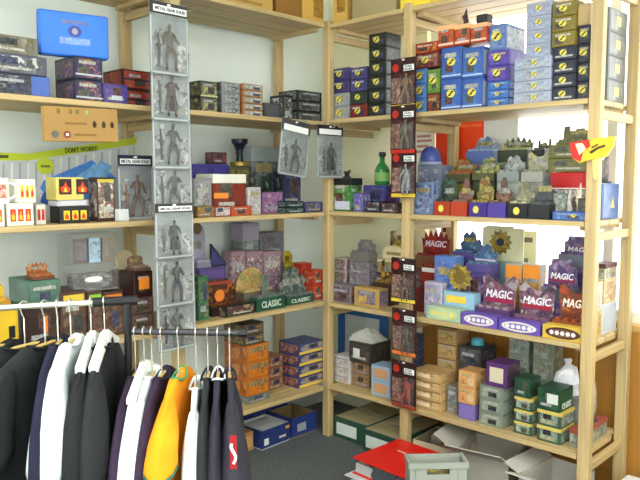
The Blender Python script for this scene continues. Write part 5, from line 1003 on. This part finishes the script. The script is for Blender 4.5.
# red and yellow pennant shaped bag on the end post
v = -.03; pts = [(570, 143), (592, 139), (615, 136), (614, 146), (606, 157), (590, 160), (580, 163), (573, 158)]
P = pixpoly('R', v, pts); ou, oz = P[0][0] + .08, P[6][1]
b = MB(); b.prism([(a - ou, c - oz) for a, c in P], 0, .012); o = b.build('pennant_bag', plain(h(226, 190, 40), .3, var=.2, scale=30), loc=world('R', ou, v - .006, oz)); o.rotation_euler = (0, 0, yaw('R')); tag(o, 'red and yellow pennant shaped packet on the end post', 'packet')
def pp(name, pts, c, dy): 
    q = pixpoly('R', v, pts); b = MB(); b.prism([(a - ou, cc - oz) for a, cc in q], 0, .001); return b.build(name, plain(c, .3), o, (0, dy, 0))
pp('red_part', [(570, 143), (590, 139.4), (591, 146), (584, 152), (581, 162), (573, 158)], h(206, 34, 26), -.0012)
pp('white_patch', [(576, 144), (583, 143), (587, 149), (580, 155)], h(235, 225, 180), -.0022)
pp('dark_stroke', [(590, 152), (598, 147), (606, 144.5), (606, 146.5), (599, 149), (592, 154)], h(60, 50, 20), -.0022)
pp('dark_stroke', [(592, 147), (599, 143.5), (599, 145), (593, 148.5)], h(90, 60, 20), -.0022)
pp('tail', [(593, 160), (600, 158), (597, 180), (594, 178)], h(232, 214, 120), -.0005)
# ------------------------------------------------------------------ floor goods
def opencarton(label, c, inner, w, d, hh, loc, rz, flaps=0, name='open_carton', sheets=False, tag_=None, lab2=None, dirs='lrfb', fl=.6, contents=None):
    t = .005; m = plain(c, .6, var=.06) ; mi = plain(inner, .75, var=.06)
    e = empty(name, loc, rz); tag(e, label, 'carton')
    b = MB(); b.box(-w / 2, w / 2, 0, d, 0, t); b.build('bottom', mi, e)
    for nm, q, ins in (('wall', (-w / 2, w / 2, 0, t, t, hh), (-w / 2 + t, w / 2 - t, t, t + .001, t, hh - .001)), ('wall', (-w / 2, w / 2, d - t, d, t, hh), (-w / 2 + t, w / 2 - t, d - t - .001, d - t, t, hh - .001)), ('wall', (-w / 2, -w / 2 + t, t, d - t, t, hh), (-w / 2 + t, -w / 2 + t + .001, t, d - t, t, hh - .001)), ('wall', (w / 2 - t, w / 2, t, d - t, t, hh), (w / 2 - t - .001, w / 2 - t, t, d - t, t, hh - .001))):
        b = MB(); b.box(*q); o = b.build(nm, m, e); b = MB(); b.box(*ins); b.build('lining', mi, o)
    if flaps:
        for dr in dirs:
            A = math.radians(flaps); L_ = fl * (d if dr in 'fb' else w) * .5
            b = MB()
            if dr == 'l': b.box(-L_, 0, 0, d, 0, .004, Matrix.Translation((-w / 2, 0, hh)) @ Matrix.Rotation(A, 4, 'Y'))
            if dr == 'r': b.box(0, L_, 0, d, 0, .004, Matrix.Translation((w / 2, 0, hh)) @ Matrix.Rotation(-A, 4, 'Y'))
            if dr == 'f': b.box(-w / 2, w / 2, -L_, 0, 0, .004, Matrix.Translation((0, 0, hh)) @ Matrix.Rotation(-A, 4, 'X'))
            if dr == 'b': b.box(-w / 2, w / 2, 0, L_, 0, .004, Matrix.Translation((0, d, hh)) @ Matrix.Rotation(A, 4, 'X'))
            b.build('flap', mi, e)
    if tag_: plate('label', tag_[0] * w, tag_[1] * w, tag_[2] * hh, tag_[3] * hh, -.0005, plain(tag_[4], .6), e)
    if lab2: plate('label', lab2[0] * w, lab2[1] * w, lab2[2] * hh, lab2[3] * hh, -.0005, plain(lab2[4], .6), e)
    if sheets:
        for k in range(3):
            b = MB(); b.box(-w * .42 + .01 * k, w * .42 - .012 * (2 - k), .02 + .005 * k, d - .02, t + .03 * k, t + .03 * k + .024); b.build('paper_stack', plain(h(206, 208, 212), .8), e)
    if contents:
        rnd = random.Random(contents)
        for k in range(6):
            b = MB(); b.cbox(-.03, .03, -.04, .04, 0, hh * .5 + .05 * rnd.random(), .002); q = b.build('packet', art((h(170, 150, 120), h(130, 60, 50), h(190, 186, 170), h(110, 110, 90)), 40, k), e, (-w * .3 + (k % 3) * w * .3, d * (.3 if k < 3 else .7), t)); q.rotation_euler = (0, 0, .2 * rnd.random())
    return e
p0 = Z(259, 449, 0); p1 = Z(297, 437, 0)
opencarton('navy shoe box filled with white paper below left shelves', h(34, 52, 110), h(190, 192, 196), .21, .2, .10, (-.295, .10, 0), math.radians(2), sheets=True, tag_=(-.42, -.27, .2, .55, WHITE), lab2=(.1, .34, .3, .42, h(214, 200, 190)))
o = [q for q in bpy.data.objects if q.name.startswith('open_carton')][0]
plate('label', .07, .1, .07, .085, -.0005, plain(h(230, 160, 40), .6), o)
p0 = Z(289, 442, 0)
opencarton('navy shoe box with brown inside at the corner post', h(36, 54, 120), h(140, 116, 74), .19, .2, .11, (-.082, .10, 0), math.radians(0), tag_=(-.3, .05, .25, .65, h(150, 156, 166)))
p0 = Z(246, 436, 0)
b = MB(); b.cbox(-.035, .035, 0, .09, 0, .1, .002); o = b.build('card_box', plain(h(170, 124, 70), .7), loc=(-.455, .14, 0)); tag(o, 'small brown carton beside the paper filled shoe box', 'box'); plate('front_panel', -.026, .026, .02, .08, 0, plain(h(196, 150, 90), .7), o)
# white roll on a blue box behind
b = MB(); b.cbox(-.14, .14, 0, .1, 0, .12, .003); o = b.build('blue_carton', plain(h(40, 60, 130), .5), loc=(-.14, .325, 0)); tag(o, 'blue carton at the wall behind the brown lined shoe box', 'carton'); plate('front_panel', -.12, .12, .02, .1, 0, plain(h(60, 84, 160), .5), o)
b = MB(); b.tube([(-.13, 0, 0), (.13, 0, 0)], .045, 20); o = b.build('paper_roll', plain(h(186, 196, 206), .5), loc=(-.12, .37, .12 + .045)); tag(o, 'white paper roll lying on the blue carton', 'paper roll')
b = MB(); b.tube([(-.1301, 0, 0), (-.1305, 0, 0)], .02, 14); b.tube([(.1301, 0, 0), (.1305, 0, 0)], .02, 14); b.build('core', plain(h(120, 90, 60), .7), o)
# green archive boxes
for k, (fx, fy, lab) in enumerate(((334, 432, 'dark green archive box with white label by corner post'), (363, 446, 'dark green archive box with white label beside middle post'))):
    p0 = Z(fx, fy + 4, 0); c = [h(40, 74, 56), h(38, 70, 54)][k]
    W_, D_, H_ = .24, .36, .115
    x0_ = max(p0.x, -.0) ; 
    e = empty('archive_box', (p0.x + .0, p0.y - W_ / 2, 0), yaw('R')); tag(e, lab, 'box')
    b = MB(); b.cbox(-W_ / 2, W_ / 2, 0, D_, 0, H_, .003); b.build('body', plain(c, .5), e)
    b = MB(); b.box(-W_ / 2 + .008, W_ / 2 - .008, .008, D_ - .008, H_ - .0005, H_ + .0015); b.build('top_sheet', plain(h(160, 146, 110), .7, var=.12), e)
    plate('label', -W_ * .42, W_ * .18, H_ * .2, H_ * .75, 0, plain(h(206, 214, 206), .6), e)
    b = MB(); b.box(-.05, .03, .14, .145, H_ + .0015, H_ + .004); b.box(-.03, .05, .2, .205, H_ + .0015, H_ + .004); b.build('clip', plain(h(70, 80, 80), .4), e)
# two lever arch files
def binder(loc, rz, c, label, hh=.075):
    e = empty('lever_arch_file', loc, rz); tag(e, label, 'file')
    w_, d_ = .305, .33
    b = MB(); b.cbox(-w_ / 2, w_ / 2, 0, d_, hh - .004, hh, .001); top = b.build('cover', plain(c, .35, var=.04), e)
    b = MB(); b.cbox(-w_ / 2, w_ / 2, 0, d_, 0, .004, .001); b.build('cover', plain(c, .35, var=.04), e)
    b = MB(); b.cbox(-w_ / 2, w_ / 2, d_ - .004, d_, .0042, hh - .0042, .001); b.build('spine', plain(c, .35, var=.04), e)
    b = MB(); b.box(-w_ / 2 + .012, w_ / 2 - .012, .012, d_ - .02, .006, hh * .62); b.build('paper', art((h(215, 216, 214), h(190, 192, 194), h(228, 228, 226)), 20, 3, (.2, .2, 12)), e)
    b = MB(); b.tube([(x * .08, .02, hh * .3) for x in (-.5, .5)], .016, 10); b.tube([(-.06, .025, hh * .66), (.0, .01, hh * .8), (.06, .025, hh * .66)], .005, 8); b.build('lever', plain(h(120, 124, 130), .3, .8), e)
    b = MB(); b.box(-w_ * .1, w_ * .34, .004, .008, .005, hh * .9); b.build('index_strip', plain(h(70, 76, 82), .5), e)
    for k in (-.06, .02):
        b = MB(); b.box(k, k + .05, d_ * .62, d_ * .62 + .008, 0, .0006); b.build('slot', plain(h(225, 190, 180), .4), top, (0, 0, hh))
    return e
ang = math.radians(-92.8)
binder((-.45, -.675, 0), ang + .04, h(206, 208, 206), 'white lever arch file lying under the red one')
binder((-.42, -.69, .0755), ang, h(214, 26, 20), 'red lever arch file lying on the white one')
# grey crate
q0 = Z(410, 464, .3); q1 = Z(467, 463, .3); mid = (q0 + q1) / 2; ang = math.atan2(q1.y - q0.y, q1.x - q0.x); W_ = (q1 - q0).length
e = empty('plastic_crate', (mid.x, mid.y, 0), ang); tag(e, 'grey plastic crate with hand hole on the carpet', 'crate')
gm = plain(h(150, 154, 144), .5, var=.04); D_ = .1; H_ = .3
b = MB(); ho = .045; hz0, hz1 = .255, .28
b.box(-W_ / 2, -ho, 0, .006, 0, H_); b.box(ho, W_ / 2, 0, .006, 0, H_); b.box(-ho, ho, 0, .006, 0, hz0); b.box(-ho, ho, 0, .006, hz1, H_); b.build('front_wall', gm, e)
for bx_ in ((-W_ / 2, -W_ / 2 + .006, .006, D_, 0, H_), (W_ / 2 - .006, W_ / 2, .006, D_, 0, H_), (-W_ / 2 + .006, W_ / 2 - .006, D_ - .006, D_, 0, H_)):
    b = MB(); b.box(*bx_); b.build('wall', gm, e)
b = MB(); b.box(-W_ / 2 + .006, W_ / 2 - .006, .006, D_ - .006, 0, .006); b.build('floor_plate', gm, e)
b = MB(); b.box(-W_ / 2 - .006, W_ / 2 + .006, -.006, 0, H_ - .02, H_ + .004); b.box(-W_ / 2 - .006, -W_ / 2, 0, D_, H_ - .02, H_ + .004); b.box(W_ / 2, W_ / 2 + .006, 0, D_, H_ - .02, H_ + .004); b.build('rim', gm, e)
for sx in (-.38, .36):
    b = MB(); b.box(sx * W_ - .004, sx * W_ + .004, -.005, 0, 0, H_ - .02); b.build('rib', gm, e)
b = MB(); b.cbox(-.07, .06, .02, .08, .006, .27, .003); b.build('contents', art((h(200, 180, 60), h(90, 86, 70), h(170, 160, 130)), 40, 3), e)
# carton with printed goods, and large open cartons
q = Z(428, 452, 0)
opencarton('white and red carton of packets under the right shelves', h(206, 186, 160), h(150, 136, 110), .26, .24, .12, (.03, -.69, 0), yaw('R') + math.radians(4), contents=4, tag_=(-.3, .4, .3, .6, h(150, 60, 50)))
opencarton('large grey open carton with raised flaps, navy inside', h(160, 156, 144), h(170, 166, 154), .26, .28, .16, (-.03, -.97, 0), yaw('R') + math.radians(10), flaps=30, dirs='lfb', fl=.9)
opencarton('pale open carton with bent flaps beside the end post', h(176, 172, 162), h(190, 186, 176), .2, .28, .15, (-.06, -1.27, 0), yaw('R') + math.radians(-4), flaps=20, dirs='lf', fl=.8)
q = Z(612, 476, .12)
b = MB(); b.cbox(-.1, .1, 0, .26, 0, .14, .003); o = b.build('printed_carton', plain(h(206, 206, 204), .6), loc=(.03, -1.6, 0)); o.rotation_euler = (0, 0, yaw('R')); tag(o, 'white carton with purple print under the end of the shelves', 'carton')
plate('front_panel', -.08, .08, .02, .12, 0, plain(h(60, 70, 150), .5), o); b = MB(); b.box(-.06, .06, .05, .2, 0, .001); b.build('top_print', art((h(206, 206, 204), h(110, 60, 110), h(60, 40, 60)), 24, 4), o, (0, 0, .14))
# ------------------------------------------------------------------ clothes stand with two arms
ZA, ZB = 1.04, .945
A0, A1 = Z(-40, 310.3, ZA), Z(127, 300.5, ZA)
B1 = Z(240, 333, ZB); B0 = Vector((A1.x, A1.y, ZB))
rk = empty('clothes_stand', (A1.x, A1.y, 0)); tag(rk, 'two armed metal clothes stand with black upright', 'clothes rack')
blk = plain(h(30, 30, 34), .35, .3); chrome = plain(h(206, 206, 190), .25, .75, var=.05)
def rel(p): return Vector((p.x - A1.x, p.y - A1.y, p.z))
b = MB(); b.tube([(0, 0, .03), (0, 0, ZA + .012)], .0115, 12); b.build('upright', blk, rk)
b = MB(); b.tube([rel(A0), rel(A1) * 1.0 + (rel(A0) - rel(A1)).normalized() * .02], .009, 12); b.build('arm', chrome, rk)
b = MB(); b.tube([rel(B0) + (rel(B1) - rel(B0)).normalized() * .013, rel(B1)], .010, 12); ar = b.build('arm', plain(h(60, 60, 62), .3, .6), rk)
d_ = (rel(B1) - rel(B0)).normalized(); b = MB(); b.tube([rel(B1) - d_ * .005, rel(B1) + d_ * .022], .0135, 12); b.build('end_cap', blk, ar)
d_ = (rel(A1) - rel(A0)).normalized(); b = MB(); b.tube([rel(A1) - d_ * .1, rel(A1) + d_ * .03], .0145, 12); b.build('sleeve_joint', blk, rk)
for k in range(4):
    a = k * math.pi / 2 + .3; b = MB(); b.tube([(0, 0, .03), (.2 * math.cos(a), .2 * math.sin(a), .022), (.3 * math.cos(a), .3 * math.sin(a), .014)], .013, 8); b.build('foot', blk, rk)
def fabric(c):
    k = ('f', c)
    if k in MATS: return MATS[k]
    m = plain(c, .9, var=.10, scale=14, spec=.15); t = m.node_tree; b_ = t.nodes['Principled BSDF']
    n = t.nodes.new('ShaderNodeTexNoise'); n.inputs['Scale'].default_value = 18; tc = t.nodes.new('ShaderNodeTexCoord'); t.links.new(tc.outputs['Object'], n.inputs['Vector'])
    bp = t.nodes.new('ShaderNodeBump'); bp.inputs['Strength'].default_value = .35; bp.inputs['Distance'].default_value = .01; t.links.new(n.outputs['Fac'], bp.inputs['Height']); t.links.new(bp.outputs['Normal'], b_.inputs['Normal'])
    MATS[k] = m; return m
ANG0 = math.atan2(-_fw.y, -_fw.x)
def hanger_and_shirt(px, arm, col, label, hlabel, turn=0, hw=.225, drop=.0, trim=None, collar=None, wood_h=True, graphic=None, thick=.012, sl=.245, seed=0, sth=.019, sw=1.0):
    rnd = random.Random(seed)
    if arm == 'A': P0, P1, zz, guess = A0, A1, ZA, 305
    else: P0, P1, zz, guess = B0, B1, ZB, 332
    P = Z(px, guess, zz); t = (P - P0).dot(P1 - P0) / (P1 - P0).length_squared; P = P0 + (P1 - P0) * t
    rz = ANG0 + math.radians(turn)
    # hanger
    hg = empty('coat_hanger', (P.x, P.y, P.z), rz); tag(hg, hlabel, 'hanger', 'hangers on the clothes stand')
    R_ = .0155; z_n = (-.10 if arm == 'A' else -.118) - drop
    pts = [(R_ * math.sin(a), 0, R_ * math.cos(a)) for a in [math.radians(-110 + 27 * k) for k in range(11)]]
    pts = pts[:8] + [(.006, 0, -.022), (0, 0, -.034), (0, 0, z_n - .012)]
    b = MB(); b.tube(pts, .0022, 6); b.build('hook', plain(h(225, 225, 215), .25, .8, var=.02), hg)
    b = MB(); b.tube([(s * x, 0, z_n - .014 - max(0, x / hw - .3) * .095) for s, x in ((-1, .19), (-1, .1), (-1, .03), (1, .0), (1, .03), (1, .1), (1, .19))], [.003, .004, .005, .005, .005, .004, .003], 8)
    b.build('shoulder_bar', plain(h(190, 160, 90) if wood_h else h(225, 225, 220), .4), hg)
    # garment
    e = empty('t_shirt', (P.x, P.y, P.z), rz); tag(e, label, 'shirt', 'shirts hung on the clothes stand')
    nx, nz = 17, 14; L_ = .66; ph = rnd.random() * 6; vs = []
    def pt(i, j, side):
        s = i / (nx - 1) * 2 - 1; t_ = j / (nz - 1)
        a_ = abs(s); ztop = z_n - max(0, a_ - .3) * .095 - (.0 if a_ > .3 else .022 * (1 - (a_ / .3) ** 2))
        zb_ = z_n - L_; zc = ztop + (zb_ - ztop) * t_
        x = s * (hw * (1 - .04 * math.sin(t_ * 3)) + .015 * t_)
        th = thick * (1 - a_ ** 4) ** .5 * (.55 + .6 * t_) + .0015
        y = side * th + t_ * .010 * math.sin(5 * s + ph) + t_ * .006 * math.sin(11 * s + 2 * ph)
        return (x, y, zc)
    b = MB(); fr = [pt(i, j, 1) for i in range(nx) for j in range(nz)]; bk = [pt(i, j, -1) for i in range(nx) for j in range(nz)]; N_ = nx * nz
    F = [(i * nz + j, (i + 1) * nz + j, (i + 1) * nz + j + 1, i * nz + j + 1) for i in range(nx - 1) for j in range(nz - 1)]
    F2 = [[N_ + k for k in reversed(f)] for f in F]
    edge = [(0, j, 0, j + 1) for j in range(nz - 1)] + [(nx - 1, j, nx - 1, j + 1) for j in range(nz - 1)] + [(i, nz - 1, i + 1, nz - 1) for i in range(nx - 1)] + [(i, 0, i + 1, 0) for i in range(nx - 1)]
    F3 = [(a * nz + c, a2 * nz + c2, N_ + a2 * nz + c2, N_ + a * nz + c) for a, c, a2, c2 in edge]
    b.add(fr + bk, F + F2 + F3); b.build('body', fabric(col), e, smooth=True)
    for s in (-1, 1):
        pts_ = []; m = 10; rings = []
        vs = []; nn = 14
        for k in range(m):
            t_ = k / (m - 1); cx_ = s * (hw * .80 + .055 * math.sin(t_ * 1.5)); zc = z_n - .035 - .02 - sl * t_
            ax = (.045 + .05 * min(1, t_ * 3) ** .6 if t_ > 0 else .03) * sw
            ay = sth * (.45 + .75 * min(1, t_ * 2)) + .006 * t_
            for q in range(nn):
                a = 2 * math.pi * q / nn; fold = 1 + .22 * math.sin(3 * a + ph + t_ * 2) * t_
                tilt = -s * math.cos(a) * ax * .35 * s * (1 if s > 0 else -1)
                vs.append((cx_ + ax * math.cos(a), ay * fold * math.sin(a) + .008 * t_ * math.sin(ph), zc + s * math.cos(a) * ax * (-.55 if t_ < .5 else -.55 + .5 * (t_ - .5))))
        b = MB(); b.add(vs, [(k * nn + q, k * nn + (q + 1) % nn, (k + 1) * nn + (q + 1) % nn, (k + 1) * nn + q) for k in range(m - 1) for q in range(nn)] + [list(range(nn - 1, -1, -1)), list(range((m - 1) * nn, m * nn))])
        so = b.build('sleeve', fabric(col), e, smooth=True)
        if trim:
            vv = [Vector(x) for x in vs[(m - 2) * nn:]]; c0 = sum(vv[nn:], Vector()) / nn; lo = [c0 + (q - c0) * 1.03 - Vector((0, 0, .002)) for q in vv[nn:]]; hi = [vv[q] + (vv[nn + q] - vv[q]) * .35 for q in range(nn)]; hi = [sum(vv[:nn], Vector()) / nn * 0 + q + (q - (c0 + Vector((0, 0, .02)))) * .03 for q in hi]
            b = MB(); b.add([tuple(q) for q in hi + lo], [(q, (q + 1) % nn, nn + (q + 1) % nn, nn + q) for q in range(nn)] + [list(range(nn, 2 * nn))]); b.build('cuff', fabric(trim), so, smooth=True)
    cc = collar or tuple(x * .9 for x in col)
    ring = []
    for k in range(20):
        a = 2 * math.pi * k / 20; ring.append((.3 * hw * math.cos(a), .02 * math.sin(a), z_n - .004 - .018 * (1 - math.cos(a) ** 2) + (.0)))
    ring.append(ring[0]); b = MB(); b.tube(ring, .004, 6); b.build('collar', fabric(cc if collar != WHC else col), e, smooth=True)
    if collar and collar == WHC:
        for s in (1, -1):
            b = MB(); b.add([(s * .015, -.009, z_n + .028), (s * .015, .009, z_n + .028), (s * hw * .78, .013, z_n - .034), (s * hw * .78, -.013, z_n - .034), (s * .015, -.009, z_n - .012), (s * .015, .009, z_n - .012), (s * hw * .78, .013, z_n - .05), (s * hw * .78, -.013, z_n - .05)], [(0, 1, 2, 3), (4, 7, 6, 5), (0, 3, 7, 4), (1, 5, 6, 2), (0, 4, 5, 1), (3, 2, 6, 7)]); b.build('shoulder_lining', fabric(WHC), e)
    if graphic:
        b = MB(); q = hw + .02
        b.box(-.0, .003, -.009, .009, z_n - .18, z_n - .09); g = b.build('graphic', fabric(h(150, 36, 40)), e, (.292, 0, 0))
        b = MB(); b.tube([(.004, (.006 * math.sin(k * .9)), z_n - .165 + .009 * k) for k in range(7)], .004, 6); b.build('white_print', fabric(h(225, 225, 225)), g)
    return e
WHC = h(222, 224, 220)
BLK1, BLK2, NAV2, PUR2 = h(34, 36, 38), h(40, 42, 44), h(36, 36, 54), h(52, 40, 58)
WS = h(222, 232, 232)
GAR = [
 (-8, 'A', BLK1, 'black shirt hanging nearest the free end of the pale arm', 'hanger of the black shirt at the free arm end', dict(turn=-20, hw=.25)),
 (24, 'A', BLK1, 'black shirt with wide shoulders on the pale arm', 'hanger of the wide black shirt', dict(turn=-30, hw=.26)),
 (44, 'A', BLK2, 'charcoal shirt between wide black and navy shirts', 'hanger of the charcoal shirt', dict(turn=-16, hw=.24)),
 (57, 'A', NAV2, 'dark navy shirt beside the white one', 'hanger of the dark navy shirt', dict(turn=8, hw=.225)),
 (70, 'A', WS, 'white shirt between navy and black shirts', 'hanger of the white shirt on the pale arm', dict(turn=6, hw=.22, sth=.036, thick=.022)),
 (91, 'A', BLK1, 'black shirt with white shoulder lining beside white shirt', 'hanger holding a white lined black shirt', dict(turn=8, collar=WHC, wood_h=False, sth=.03, drop=.015)),
 (105, 'A', BLK2, 'black shirt with white shoulder lining near the upright', 'hanger of the lined black shirt near the upright', dict(turn=7, drop=.015, collar=WHC, wood_h=False, sth=.028)),
 (134, 'B', PUR2, 'dark plum shirt next to the black upright', 'hanger of the dark plum shirt', dict(turn=2)),
 (143, 'B', WS, 'white collared shirt next to the plum one', 'hanger of the white collared shirt', dict(turn=2, collar=WHC, wood_h=False)),
 (151, 'B', h(214, 226, 226), 'white shirt between two on the dark arm', 'hanger of the middle white shirt', dict(turn=2, sth=.026)),
 (161, 'B', PUR2, 'dark violet shirt beside the orange one', 'hanger of the dark violet shirt', dict(turn=0)),
 (178, 'B', h(236, 146, 30), 'orange shirt with green collar and green cuffs', 'hanger of the orange shirt', dict(turn=0, trim=h(70, 128, 110), collar=h(70, 140, 90), sth=.03, thick=.018, sl=.13, sw=1.0)),
 (196, 'B', WS, 'white shirt beside the orange one', 'hanger of the white shirt after the orange one', dict(turn=7, drop=.03, sth=.03)),
 (208, 'B', BLK2, 'plain black shirt beside the white one on the dark arm', 'hanger of the plain black shirt', dict(turn=5)),
 (218, 'B', h(46, 44, 54), 'charcoal shirt with white neck patch', 'hanger of the charcoal neck patch shirt', dict(turn=6, collar=h(220, 222, 226))),
 (230, 'B', h(48, 46, 54), 'charcoal shirt with red and white print at the arm end', 'hanger at the capped end of the dark arm', dict(turn=9, graphic=True, sth=.03)),
]
for k, (px, arm, col, lab, hl, kw) in enumerate(GAR): hanger_and_shirt(px, arm, col, lab, hl, seed=k + 1, **kw)
